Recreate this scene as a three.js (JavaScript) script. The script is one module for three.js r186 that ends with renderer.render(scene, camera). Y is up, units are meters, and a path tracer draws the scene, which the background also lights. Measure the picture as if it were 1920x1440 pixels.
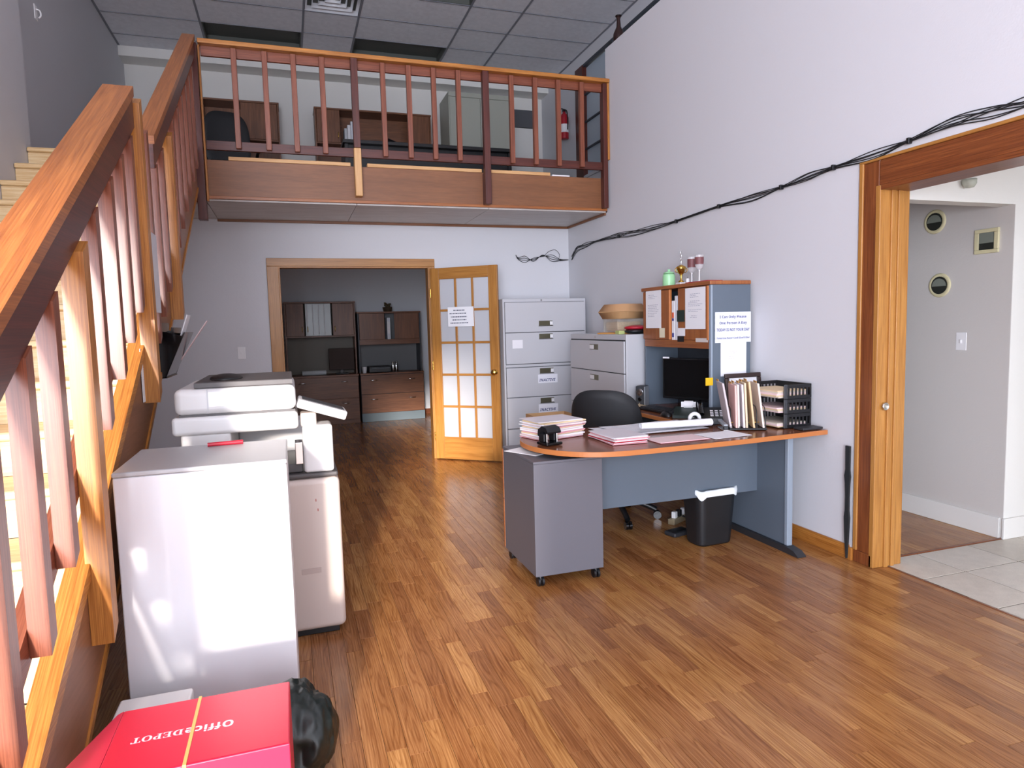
import * as THREE from 'three';
import { RoundedBoxGeometry } from 'three/addons/geometries/RoundedBoxGeometry.js';
import { RectAreaLightUniformsLib } from 'three/addons/lights/RectAreaLightUniformsLib.js';
import { mergeGeometries, mergeVertices } from 'three/addons/utils/BufferGeometryUtils.js';

// ---------------------------------------------------------------- camera, sky, daylight, exposure
const scene = new THREE.Scene();
const FOCAL = 1253.27;                                   // pixels, frame 1920 x 1440
const camera = new THREE.PerspectiveCamera(2 * Math.atan(720 / FOCAL) * 180 / Math.PI, 4 / 3, 0.05, 60);
camera.position.set(0, 1.4, 0);
camera.rotation.set(-0.087946, -0.319507, -0.026456, 'YXZ');
camera.updateMatrixWorld(true);
const renderer = new THREE.WebGLRenderer({ antialias: true });
renderer.toneMapping = THREE.LinearToneMapping;
renderer.toneMappingExposure = 0.95;
renderer.shadowMap.enabled = true;
scene.background = new THREE.Color('#dfe9f5');           // overcast sky, seen only through the shop windows
RectAreaLightUniformsLib.init();
// daylight entering by the shop windows behind the camera: [centre x, centre y, width, height, strength, added sun-blocking blind]
const FRONT_Z = 4.5, WIDENED_X = -3.9;  // left side widened out of view so the sun can reach the stairs
const WINDOWS = [[-2.15, 1.75, 2.8, 3.3, 27, false], [1.0, 2.4, 3.4, 4.4, 3.5, true], [4.4, 1.35, 1.6, 2.0, 11, false]];
for (const [x, y, w, h, s] of WINDOWS) {
  const l = new THREE.RectAreaLight(new THREE.Color('#e9f0ff'), s, w, h);
  l.position.set(x, y, FRONT_Z - 0.03);
  l.lookAt(x, y, -10);
  l.castShadow = true;
  l.name = 'window_daylight';
  scene.add(l);
}
// low hazy sun from behind and to the left, let in by the left shop window
const sun = new THREE.DirectionalLight(new THREE.Color('#fff4ea'), 9.5);
sun.position.set(-2.2 - 0.226 * 10, 1.6 + 0.215 * 10, 4.5 + 0.974 * 10);
sun.target.position.set(-2.2, 1.6, 4.5);
sun.castShadow = true; sun.shadow.radius = 8; sun.shadow.mapSize.set(2048, 2048);
Object.assign(sun.shadow.camera, { left: -8, right: 8, top: 6, bottom: -6, near: 0.5, far: 30 });
scene.add(sun, sun.target);

// ---------------------------------------------------------------- helpers
let seed = 20240611;
const rnd = () => { seed = (seed * 1664525 + 1013904223) >>> 0; return seed / 4294967296; };
const rr = (a, b) => a + (b - a) * rnd();
const names = new Map();
function numbered(n) { const k = names.get(n) || 0; names.set(n, k + 1); return k ? `${n}_${String(k).padStart(3, '0')}` : n; }
const ORIGIN = new WeakMap();
// where a pixel of the 1920 x 1440 photograph meets the plane axis = value
function on(px, py, axis, value) {
  const d = new THREE.Vector3(px - 960, 720 - py, -FOCAL).applyQuaternion(camera.quaternion);
  const t = (value - camera.position[axis]) / d[axis];
  return camera.position.clone().addScaledVector(d, t);
}
function shadow(m) { m.castShadow = true; m.receiveShadow = true; return m; }
function put(name, geo, mat, parent) {
  const m = shadow(new THREE.Mesh(geo, mat));
  if (parent) { m.name = name; const o = ORIGIN.get(parent); if (o) geo.translate(-o.x, -o.y, -o.z); parent.add(m); }
  else { m.name = numbered(name); scene.add(m); }
  return m;
}
function tag(o, label, category, group) { o.userData.label = label; o.userData.category = category; if (group) o.userData.group = group; return o; }
// a thing: children given in world metres (default) or, with turn, in its own axes
function thing(name, label, category, at, { turn, group } = {}) {
  const g = new THREE.Group();
  g.name = numbered(name); g.position.set(...at); scene.add(g);
  if (turn === undefined) ORIGIN.set(g, new THREE.Vector3(...at)); else g.rotation.y = turn;
  return tag(g, label, category, group);
}
function struct(name, parent) { const g = new THREE.Group(); g.name = numbered(name); g.userData.kind = 'structure'; (parent || scene).add(g); return g; }
function own(parent, part) { if (ORIGIN.has(parent)) ORIGIN.set(part, ORIGIN.get(parent)); return part; }   // a part that takes sub-parts in world metres
// texture coordinates in metres, u along the grain
function metric(geo, long = 'x', off = 0) {
  const p = geo.attributes.position, n = geo.attributes.normal, uv = new Float32Array(p.count * 2);
  for (let i = 0; i < p.count; i++) {
    const c = { x: p.getX(i), y: p.getY(i), z: p.getZ(i) }, a = { x: Math.abs(n.getX(i)), y: Math.abs(n.getY(i)), z: Math.abs(n.getZ(i)) };
    const others = ['x', 'y', 'z'].filter(k => k !== long);
    const across = a[others[0]] > a[others[1]] ? others[1] : others[0];
    uv[2 * i] = c[long] + off; uv[2 * i + 1] = c[across] + off * 0.37;
  }
  geo.setAttribute('uv', new THREE.BufferAttribute(uv, 2));
  return geo;
}
const longest = (w, h, d) => (w >= h && w >= d ? 'x' : h >= d ? 'y' : 'z');
function boxGeo(x0, x1, y0, y1, z0, z1, r = 0.003, long) {
  const w = Math.abs(x1 - x0), h = Math.abs(y1 - y0), d = Math.abs(z1 - z0), m = Math.min(w, h, d);
  r = Math.min(r, m * 0.45);
  const g = r > 0.0004 ? new RoundedBoxGeometry(w, h, d, r > 0.012 ? 3 : 1, r) : new THREE.BoxGeometry(w, h, d);
  g.translate((x0 + x1) / 2, (y0 + y1) / 2, (z0 + z1) / 2);
  return metric(g, long || longest(w, h, d), Math.round(rnd() * 40) * 0.173);
}
function B(name, x0, x1, y0, y1, z0, z1, mat, parent, r, long) { return put(name, boxGeo(x0, x1, y0, y1, z0, z1, r, long), mat, parent); }
function merge(list) { return mergeGeometries(list.map(g => (g.index ? g.toNonIndexed() : g))); }
function lathe(pts, seg = 24) { const g = new THREE.LatheGeometry(pts.map(p => new THREE.Vector2(p[0], p[1])), seg); return g; }
function tube(pts, r, seg = 24, rad = 6) { return new THREE.TubeGeometry(new THREE.CatmullRomCurve3(pts.map(p => (p.isVector3 ? p : new THREE.Vector3(...p)))), seg, r, rad, false); }
function prism(points, depth, bevel = 0) { return new THREE.ExtrudeGeometry(new THREE.Shape(points.map(p => new THREE.Vector2(p[0], p[1]))), { depth, bevelEnabled: bevel > 0, bevelSize: bevel, bevelThickness: bevel, bevelSegments: 2, curveSegments: 24 }); }
// prism with a side outline in the y-z plane, between x0 and x1
function sideGeo(points, x0, x1, long) {
  const g = prism(points.map(([z, y]) => [-z, y]), x1 - x0);            // shape x = -z
  g.rotateY(Math.PI / 2); g.translate(x0, 0, 0);
  return metric(g, long || 'z', rnd() * 3);
}
// prism with a plan outline in the x-z plane, between y0 and y1
function planGeo(points, y0, y1, bevel = 0) {
  const g = prism(points.map(([x, z]) => [x, -z]), y1 - y0 - 2 * bevel, bevel);
  g.rotateX(-Math.PI / 2); g.translate(0, y0 + bevel, 0);
  return metric(g, 'x');
}

// ---------------------------------------------------------------- procedural textures
function noiseGrid(n, m, s) { let k = s * 7919 + 13; const a = new Float32Array(n * m); for (let i = 0; i < a.length; i++) { k = (k * 1664525 + 1013904223) >>> 0; a[i] = k / 4294967296; } return (x, y) => {
  x = ((x % n) + n) % n; y = ((y % m) + m) % m; const i = Math.floor(x), j = Math.floor(y), u = x - i, v = y - j, U = u * u * (3 - 2 * u), V = v * v * (3 - 2 * v);
  const A = (p, q) => a[(q % m) * n + (p % n)];
  return (A(i, j) * (1 - U) + A(i + 1, j) * U) * (1 - V) + (A(i, j + 1) * (1 - U) + A(i + 1, j + 1) * U) * V; }; }
function dataTex(w, h, fn, srgb = true) {
  const d = new Uint8Array(w * h * 4);
  for (let j = 0; j < h; j++) for (let i = 0; i < w; i++) { const c = fn(i / w, j / h); const k = (j * w + i) * 4; d[k] = Math.max(0, Math.min(255, c[0])); d[k + 1] = Math.max(0, Math.min(255, c[1])); d[k + 2] = Math.max(0, Math.min(255, c[2])); d[k + 3] = 255; }
  const t = new THREE.DataTexture(d, w, h); t.wrapS = t.wrapT = THREE.RepeatWrapping; t.magFilter = THREE.LinearFilter; t.minFilter = THREE.LinearFilter; if (srgb) t.colorSpace = THREE.SRGBColorSpace; t.needsUpdate = true; return t;
}
const mixc = (a, b, t) => a.map((v, i) => v + (b[i] - v) * t);
const hex = h => [parseInt(h.slice(1, 3), 16), parseInt(h.slice(3, 5), 16), parseInt(h.slice(5, 7), 16)];
// wood: one tile is lengthM metres along the grain by widthM across
function wood(light, dark, s, { lengthM = 1.2, widthM = 0.3, streak = 1, arcs = 0.5 } = {}) {
  const n1 = noiseGrid(8, 64, s), n2 = noiseGrid(24, 160, s + 1), n3 = noiseGrid(4, 8, s + 2), n4 = noiseGrid(90, 256, s + 3), L = hex(light), D = hex(dark);
  const t = dataTex(512, 256, (u, v) => {
    const bend = n3(u * 4, v * 8) * 3;
    const ring = 0.5 + 0.5 * Math.sin((v * 9 + bend) * Math.PI * 2);
    let k = n1(u * 8, v * 64) * 0.55 * streak + n2(u * 24, v * 160) * 0.3 + Math.pow(ring, 4) * 0.3 * arcs + (n3(u * 4 + 2, v * 8) - 0.5) * 0.35;
    k += n4(u * 90, v * 256) > 0.9 ? 0.12 : 0;
    return mixc(L, D, Math.max(0, Math.min(1, k)));
  });
  t.repeat.set(1 / lengthM, 1 / widthM);
  return t;
}
function speckle(base, spread, s, size = 1) { const n = noiseGrid(128, 128, s), m = noiseGrid(16, 16, s + 5), c = hex(base); const t = dataTex(256, 256, (u, v) => { const k = ((n(u * 128, v * 128) - 0.5) * 0.7 + (m(u * 16, v * 16) - 0.5) * 0.6) * spread; return c.map(q => q + k); }); t.repeat.set(1 / size, 1 / size); return t; }
const plaster = (() => { const n = noiseGrid(96, 96, 5), m = noiseGrid(24, 24, 8); const t = dataTex(256, 256, (u, v) => { const k = n(u * 96, v * 96) * 150 + m(u * 24, v * 24) * 100; return [k, k, k]; }, false); t.repeat.set(1 / 0.5, 1 / 0.5); return t; })();
function std(o) { return new THREE.MeshStandardMaterial(o); }
function paint(color, roughness = 0.5, metalness = 0, extra = {}) { return std({ color, roughness, metalness, ...extra }); }
const whiteTex = (t, o = {}) => std({ map: t, ...o });

// printed sheets: a canvas with lines of words
function print(w, h, draw, bg = '#f4f3f6') {
  const c = document.createElement('canvas'); c.width = w; c.height = h; const x = c.getContext('2d');
  x.fillStyle = bg; x.fillRect(0, 0, w, h); draw(x, w, h);
  const t = new THREE.CanvasTexture(c); t.colorSpace = THREE.SRGBColorSpace; return t;
}
function greek(x, x0, y0, w, rows, gap, color = '#8d90a6', hgt = 2) { x.fillStyle = color; for (let i = 0; i < rows; i++) { let cx = x0 + (rnd() < 0.3 ? w * 0.12 : 0); const end = x0 + w * rr(0.55, 1); while (cx < end) { const l = rr(4, 16); x.fillRect(cx, y0 + i * gap, Math.min(l, end - cx), hgt); cx += l + 4; } } }
const pageA = print(160, 208, (x) => { greek(x, 40, 30, 80, 3, 8); greek(x, 26, 66, 110, 4, 8); greek(x, 26, 110, 110, 2, 8); greek(x, 40, 140, 80, 2, 8); });
const pageB = print(160, 208, (x) => { greek(x, 30, 26, 100, 3, 9); greek(x, 22, 80, 120, 8, 9); });
const pageC = print(160, 208, (x) => { greek(x, 50, 60, 60, 2, 10, '#c6b4c0'); greek(x, 50, 90, 60, 2, 10, '#c6b4c0'); });
const drawing = print(512, 256, (x, w, h) => { x.strokeStyle = '#a9aab8'; x.lineWidth = 1; for (let i = 0; i < 90; i++) { const a = rr(10, w - 10), b = rr(10, h - 10); x.strokeRect(a, b, rr(4, 60), rr(3, 26)); } greek(x, 20, 20, 460, 22, 10, '#b4b6c4', 1); }, '#e9e8ec');

const M = {
  wall: std({ color: '#d7d7db', roughness: 0.75, bumpMap: plaster, bumpScale: 0.0004 }),
  wallLeft: std({ color: '#d7d7db', roughness: 0.75, bumpMap: plaster, bumpScale: 0.0004 }),
  wallWhite: std({ color: '#e6e4df', roughness: 0.7, bumpMap: plaster, bumpScale: 0.0004 }),
  wallCorridor: std({ color: '#d2cdc8', roughness: 0.6, bumpMap: plaster, bumpScale: 0.0005 }),
  wallBlue: std({ color: '#e0e3e9', roughness: 0.7, bumpMap: plaster, bumpScale: 0.0004 }),
  subfloor: paint('#4a2f1b', 0.8),
  tread: whiteTex(wood('#f0d9ae', '#cda168', 11, { widthM: 0.4, arcs: 0.2 }), { roughness: 0.4 }),
  riser: whiteTex(wood('#f0d9ae', '#cda168', 12, { widthM: 0.4, arcs: 0.2 }), { roughness: 0.5 }),
  red: whiteTex(wood('#96583f', '#633222', 13, { widthM: 0.15, arcs: 0.3 }), { roughness: 0.34 }),
  redDark: whiteTex(wood('#663126', '#3c1a15', 14, { widthM: 0.15, arcs: 0.3 }), { roughness: 0.36 }),
  orange: whiteTex(wood('#cf8f45', '#8f5420', 15, { widthM: 0.16, arcs: 0.5 }), { roughness: 0.36 }),
  handrail: whiteTex(wood('#b4703a', '#7c4420', 16, { widthM: 0.2, arcs: 0.5 }), { roughness: 0.33 }),
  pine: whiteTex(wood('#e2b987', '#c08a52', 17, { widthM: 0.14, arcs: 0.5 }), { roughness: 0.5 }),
  ply: whiteTex(wood('#8a5a38', '#6a4126', 18, { widthM: 0.6, arcs: 0.25, streak: 0.6 }), { roughness: 0.45 }),
  stringer: whiteTex(wood('#96664a', '#74492f', 19, { widthM: 0.6, arcs: 0.2, streak: 0.6 }), { roughness: 0.35 }),
  soffit: whiteTex(wood('#d0cbc7', '#b3aca6', 20, { lengthM: 0.9, widthM: 0.5, arcs: 0.15 }), { roughness: 0.45 }),
  doorOak: whiteTex(wood('#c48c48', '#96622c', 21, { widthM: 0.16, arcs: 0.4 }), { roughness: 0.35 }),
  casing: whiteTex(wood('#9a5a30', '#5f2f18', 22, { widthM: 0.14, arcs: 0.6 }), { roughness: 0.32 }),
  cherry: whiteTex(wood('#8a5232', '#63361f', 23, { widthM: 0.3, arcs: 0.2 }), { roughness: 0.22 }),
  cherryLitEdge: paint('#c07640', 0.4),  // same laminate as the top, painted lighter for light on the edges
  cherryFront: whiteTex(wood('#ab6a3a', '#84492a', 24, { widthM: 0.4, arcs: 0.2 }), { roughness: 0.38 }),
  walnut: whiteTex(wood('#8a5838', '#5f3822', 25, { widthM: 0.4, arcs: 0.25 }), { roughness: 0.4 }),
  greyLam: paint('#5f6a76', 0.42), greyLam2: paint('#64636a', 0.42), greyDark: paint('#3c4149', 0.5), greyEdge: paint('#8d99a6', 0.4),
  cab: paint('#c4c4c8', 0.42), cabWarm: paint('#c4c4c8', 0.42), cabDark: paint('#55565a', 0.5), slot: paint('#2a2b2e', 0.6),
  khaki: paint('#a9ab9f', 0.5), khakiSide: paint('#a9ab9f', 0.5),
  chrome: paint('#d8d8d8', 0.18, 1), brass: paint('#d2a956', 0.22, 1), pullDark: paint('#6f6c58', 0.35, 0.7),
  black: paint('#141518', 0.42), blackSoft: paint('#1b1c1f', 0.65), blackGloss: paint('#0d0d0f', 0.12), screen: paint('#07080a', 0.16),
  dark: paint('#2c2d31', 0.5), copier: paint('#dcdad9', 0.36), copierWarm: paint('#cdbdb4', 0.4), copierDark: paint('#4a4646', 0.45), white: paint('#f0eff0', 0.5), paper: paint('#f1eff2', 0.8),
  manila: paint('#e2c8a0', 0.75), pinkFolder: paint('#d99aa2', 0.75), pinkLight: paint('#ecd0d0', 0.75), card: paint('#c39a6c', 0.8),
  redBox: paint('#d22545', 0.36), redThing: paint('#b01c30', 0.35), strap: paint('#e8b765', 0.4),
  tileCeil: std({ map: speckle('#eeeff4', 16, 31, 0.6), roughness: 0.9 }), tbar: paint('#8a8c95', 0.6), troffer: paint('#5a5e59', 0.6),
  grout: paint('#746c60', 0.9),
  glassFrost: new THREE.MeshPhysicalMaterial({ color: '#f2f4f8', roughness: 0.55, transmission: 0.55, thickness: 0, ior: 1.45 }),
  glass: new THREE.MeshPhysicalMaterial({ color: '#ffffff', roughness: 0.03, transmission: 1, thickness: 0, ior: 1.5 }),
};

// ---------------------------------------------------------------- the room (metres; the camera stands at x 0, z 0)
const XR = 3.01, XR2 = 3.20, ZB = -6.967, ZB2 = -7.09, XL = -1.88, XLN = -1.74, YC = 5.1, SOFFIT = 2.47, LOFT = 2.78, ZF = -6.0, ZBACK = -10.7, ZLB = -10.3, XW = 4.03;
function S(name, boxes, mat) { const m = put(name, merge(boxes.map(b => boxGeo(...b, 0, 'y'))), mat); m.userData.kind = 'structure'; return m; }

// floor of laminate strips, each with its own tone
const floorTex = wood('#ffffff', '#ab937d', 41, { lengthM: 0.9, widthM: 0.16, arcs: 1.0, streak: 0.95 });
const TINTS = ['#c58e56', '#ba834d', '#b17947', '#d19b60', '#bd8653', '#a77245', '#c79258', '#b67f4c'];
const floorMats = TINTS.map((c, i) => std({ map: floorTex, color: c, roughness: 0.22 + 0.02 * (i % 3), bumpMap: floorTex, bumpScale: 0.0004 }));
const floor = struct('floor');
{
  B('widened_floor', WIDENED_X, XLN, -0.009, 0, -0.4, FRONT_Z, floorMats[1], floor, 0, 'z');  // floor of the unseen widening added for the sun
  B('subfloor', WIDENED_X, XR2 + 1.0, -0.12, -0.009, ZBACK - 0.1, FRONT_Z, M.subfloor, floor, 0);
  const W = 0.0705, LEN = [0.32, 0.44, 0.56, 0.7, 0.86], variants = [];
  for (let k = 0; k < 15; k++) variants.push({ L: LEN[k % 5], g: boxGeo(-W / 2 + 0.0005, W / 2 - 0.0005, -0.009, 0, -LEN[k % 5] / 2 + 0.0006, LEN[k % 5] / 2 - 0.0006, 0.0009, 'z') });
  for (const v of variants) { v.plain = metric(new THREE.BoxGeometry(W - 0.001, 0.009, v.L - 0.0012).translate(0, -0.0045, 0), 'z', rnd() * 5).toNonIndexed(); }
  const strips = [];
  for (const [x0, x1, z0, z1] of [[XLN, 3.10, ZBACK, FRONT_Z - 0.3], [3.205, 4.125, -5.1, -2.9]])
    for (let x = x0 + W / 2; x < x1 + 0.02; x += W) {
      let z = z1, first = true;
      while (z > z0) { let v = variants[Math.floor(rnd() * 15)]; if (first && z1 > 0) z += rnd() * 0.3; first = false; strips.push({ x, z: z - v.L / 2, v, tint: Math.floor(rnd() * 8), d: 0 }); z -= v.L; }
    }
  const toCam = camera.quaternion.clone().invert();
  for (const s of strips) {
    const p = new THREE.Vector3(s.x, -1.4, s.z).applyQuaternion(toCam), u = 960 + FOCAL * p.x / -p.z, v = 720 - FOCAL * p.y / -p.z;
    const seen = p.z < -0.3 && u > 560 && u < 1960 && v < 1500 && !(s.x > 3.1) && !(s.x < -0.02) && !(s.x < 0.2 && s.z < -3.1 && s.z > -3.8);
    s.d = seen ? -p.z : 1e3;
  }
  strips.sort((a, b) => a.d - b.d);
  strips.slice(0, 300).forEach(s => { const m = shadow(new THREE.Mesh(s.v.g, floorMats[s.tint])); m.name = 'plank'; m.position.set(s.x, 0, s.z); floor.add(m); });
  const rest = strips.slice(300).map(s => { const g = s.v.plain.clone().translate(s.x, 0, s.z), c = new THREE.Color(TINTS[s.tint]), n = g.attributes.position.count, a = new Float32Array(n * 3); for (let i = 0; i < n; i++) { a[3 * i] = c.r; a[3 * i + 1] = c.g; a[3 * i + 2] = c.b; } g.setAttribute('color', new THREE.BufferAttribute(a, 3)); return g; });
  const m = put('far_planks', mergeGeometries(rest), std({ map: floorTex, vertexColors: true, roughness: 0.24, bumpMap: floorTex, bumpScale: 0.0004 }), floor); m.userData.kind = 'stuff';
}
// tiled floor of the side room
const tileFloor = struct('floor_tiled');
{
  B('screed', XR2 - 0.09, 5.6, -0.1, -0.0025, -2.884, FRONT_Z, M.grout, tileFloor, 0);
  const ts = [1, 2, 3].map(k => std({ map: speckle(['#cfc6ba', '#c8bfb2', '#d3cbc0'][k - 1], 16, 60 + k, 0.5), roughness: 0.35 }));
  const xe = [3.11, 3.425, 3.83, 4.235, 4.64, 5.045, 5.45], ze = [-2.884, -2.583, -2.19, -1.79, -1.39, -0.99, -0.59, -0.19, 0.21, 0.61, 1.01, 1.41, 1.81, 2.21];
  for (let i = 0; i < 6; i++) for (let j = 0; j < 13; j++) B('tile', xe[i] + 0.004, xe[i + 1] - 0.004, -0.006, 0, ze[j] + 0.004, ze[j + 1] - 0.004, ts[(i * 5 + j * 3) % 3], tileFloor, 0.001);
  B('far_tiling', 3.11, 5.5, -0.006, 0, 2.213, FRONT_Z, ts[0], tileFloor, 0);
  B('edge_strip', 3.10, 3.112, -0.006, 0.002, -2.80, FRONT_Z, M.casing, tileFloor, 0.001);
  B('edge_strip', 3.21, 4.13, -0.006, 0.004, -2.90, -2.884, M.casing, tileFloor, 0.001);
}
// walls
const wallRight = S('wall_right', [[XR, XR2, 0, 4.0, ZF, -2.955], [XR, XR2, 0, SOFFIT, ZB, ZF], [XR, XR2, 2.20, 4.0, -2.955, -1.15], [XR, XR2, 0, 4.0, -1.15, FRONT_Z], [XR + 0.02, XR2, 0, 2.2, -2.956, -2.83], [XR2, XW, 3.94, 3.999, ZF, FRONT_Z]], M.wall);
{ // rounded plaster corner at the opening
  const g = new THREE.CylinderGeometry(0.02, 0.02, 2.2, 12, 1).translate(XR + 0.02, 1.1, -2.953); metric(g, 'y'); put('corner_bead', g, M.wall, wallRight);
}
const wallLeft = S('wall_left', [[XLN - 0.3, XLN, 0, YC, -5.95, -0.4], [WIDENED_X - 0.15, XLN - 0.3, 0, YC, -0.6, -0.4], [WIDENED_X - 0.15, WIDENED_X, 0, YC, -0.4, FRONT_Z], [XL - 0.16, XL, 0, YC, ZBACK, -5.9]], M.wall);  // steps outward behind the camera, shaped to let the sun past
const wallBack = S('wall_back', [[XL, -0.06, 0, SOFFIT, ZB2, ZB], [1.42, XR2, 0, SOFFIT, ZB2, ZB], [-0.06, 1.42, 2.03, SOFFIT, ZB2, ZB]], M.wall);
const wallFront = S('wall_front', WINDOWS.flatMap(([x, y, w, h], i) => { const a = x - w / 2, b = x + w / 2, l = [WIDENED_X, -0.74, 3.1][i], r = [-0.74, 3.1, 5.6][i]; return [[l, a, 0, YC], [b, r, 0, YC], [a, b, 0, y - h / 2], [a, b, y + h / 2, YC]].map(q => [...q, FRONT_Z, FRONT_Z + 0.2]); }), M.wall);
WINDOWS.forEach(([cx, cy, ww, hh], i) => {
  const x0 = cx - ww / 2, x1 = cx + ww / 2, y0 = cy - hh / 2, y1 = cy + hh / 2, bars = i === 2 ? [cx] : [cx - ww / 6, cx + ww / 6];
  const w = struct(`window_${i + 1}`);
  B('window_frame', x0, x1, y0, y0 + 0.05, FRONT_Z + 0.05, FRONT_Z + 0.12, M.greyDark, w); B('window_frame', x0, x1, y1 - 0.05, y1, FRONT_Z + 0.05, FRONT_Z + 0.12, M.greyDark, w);
  for (const b of [x0 + 0.025, ...bars, x1 - 0.025]) B('mullion', b - 0.025, b + 0.025, y0 + 0.05, y1 - 0.05, FRONT_Z + 0.05, FRONT_Z + 0.12, M.greyDark, w);
  const ed = [x0 + 0.05, ...bars.flatMap(b => [b - 0.025, b + 0.025]), x1 - 0.05];
  for (let k = 0; k < ed.length; k += 2) B('pane', ed[k], ed[k + 1], y0 + 0.05, y1 - 0.05, FRONT_Z + 0.082, FRONT_Z + 0.088, M.glass, w, 0);
  if (WINDOWS[i][5]) B('added_sun_blind', x0 + 0.02, x1 - 0.02, y0 + 0.02, y1 - 0.02, FRONT_Z + 0.005, FRONT_Z + 0.008, M.wallWhite, w, 0);  // unseen blind added to keep the sun out of this window
});
// side room and the passage behind it
S('wall_side_room', [[4.13, 5.6, 0, 2.6, -2.984, -2.884], [XR2, 4.13, 2.035, 2.6, -2.984, -2.884], [5.5, 5.6, 0, 2.6, -2.884, FRONT_Z]], M.wallWhite);
S('wall_passage', [[4.128, 4.25, 0, 2.6, -5.1, -2.886], [XR2, 4.25, 0, 2.6, -5.2, -5.1]], M.wallCorridor);
S('ceiling_side_room', [[XR2, 5.6, 2.6, 2.7, -5.2, FRONT_Z]], M.wallWhite);
{ const b = struct('baseboard_passage'); B('board', 4.112, 4.13, 0, 0.13, -5.0, -2.9, M.wallWhite, b, 0.004); B('board', 4.115, 5.5, 0, 0.13, -2.884, -2.868, M.wallWhite, b, 0.004); }
{ const b = struct('baseboard_right'); B('board', XR - 0.014, XR, 0, 0.085, -4.7, -2.965, M.orange, b, 0.003); B('board', XR - 0.014, XR, 0, 0.085, ZB, -4.72, M.orange, b, 0.003); B('corner_block', XR - 0.016, XR + 0.018, 0, 0.075, -2.965, -2.94, M.orange, b, 0.003); }
{ const b = struct('baseboard_back'); B('board', XL, -0.17, 0, 0.085, ZB, ZB + 0.014, M.orange, b, 0.003); B('board', 1.5, XR - 0.02, 0, 0.085, ZB, ZB + 0.014, M.orange, b, 0.003); B('board', -1.2, 3.0, 0, 0.085, ZBACK, ZBACK + 0.014, M.casing, b, 0.003); }
// wide cased opening in the right wall
{
  const o = struct('door_1');
  B('casing_board', XR - 0.004, XR + 0.022, 0.07, 2.215, -2.912, -2.812, M.casing, o, 0.004, 'y');  // darker wood puts the shaded side of the frame into its colour
  B('casing_bead', XR - 0.012, XR + 0.022, 0.07, 2.228, -2.938, -2.910, M.doorOak, o, 0.006, 'y');  // paler wood stands for the light this bead catches
  B('plinth_block', XR - 0.006, XR + 0.022, 0, 0.07, -2.936, -2.812, M.casing, o, 0.004, 'y');
  B('header_board', XR - 0.004, XR + 0.022, 2.085, 2.215, -2.81, -1.1, M.casing, o, 0.004, 'z');
  B('header_bead', XR - 0.012, XR + 0.022, 2.215, 2.232, -2.938, -1.1, M.doorOak, o, 0.005, 'z');
  B('jamb', XR - 0.006, XR2 + 0.01, 0, 2.085, -2.83, -2.80, M.doorOak, o, 0.004, 'y');
  B('jamb_stop', 3.075, 3.105, 0, 2.065, -2.80, -2.789, M.doorOak, o, 0.003, 'y'); B('jamb_stop', 3.125, 3.15, 0, 2.065, -2.80, -2.791, M.doorOak, o, 0.003, 'y');
  B('head_jamb', XR - 0.006, XR2 + 0.01, 2.06, 2.086, -2.80, -1.1, M.casing, o, 0.004, 'z');
  B('jamb', XR - 0.006, XR2 + 0.01, 0, 2.085, -1.15, -1.12, M.doorOak, o, 0.004, 'y');
  const p = on(1660, 762, 'z', -2.788);
  const pull = lathe([[0, 0.004], [0.012, 0.004], [0.018, 0.009], [0.022, 0.006], [0.022, 0]], 20).rotateX(Math.PI / 2).translate(p.x, p.y, -2.789); put('flush_pull', pull, M.chrome, o);
}
// back doorway with casing and lining
{
  const o = struct('door_2'), zc = ZB + 0.018;
  B('casing_board', -0.17, -0.062, 0, 2.03, ZB, zc, M.doorOak, o, 0.004, 'y'); B('casing_board', 1.42, 1.482, 0, 2.03, ZB, zc, M.doorOak, o, 0.004, 'y');
  B('header_board', -0.17, 1.482, 2.03, 2.108, ZB, zc, M.doorOak, o, 0.004, 'x');
  B('jamb', -0.075, -0.05, 0, 2.02, ZB2 - 0.005, ZB + 0.005, M.doorOak, o, 0.003, 'y'); B('jamb', 1.41, 1.435, 0, 2.02, ZB2 - 0.005, ZB + 0.005, M.doorOak, o, 0.003, 'y'); B('head_jamb', -0.075, 1.435, 2.015, 2.04, ZB2 - 0.005, ZB + 0.005, M.doorOak, o, 0.003, 'x');
}
// back room shell
S('wall_back_room', [[-1.3, 3.1, 0, SOFFIT, ZBACK - 0.12, ZBACK], [-1.32, -1.2, 0, SOFFIT, ZBACK, ZB2], [3.0, 3.12, 0, SOFFIT, ZBACK, ZB2]], M.wallBlue);
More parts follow.
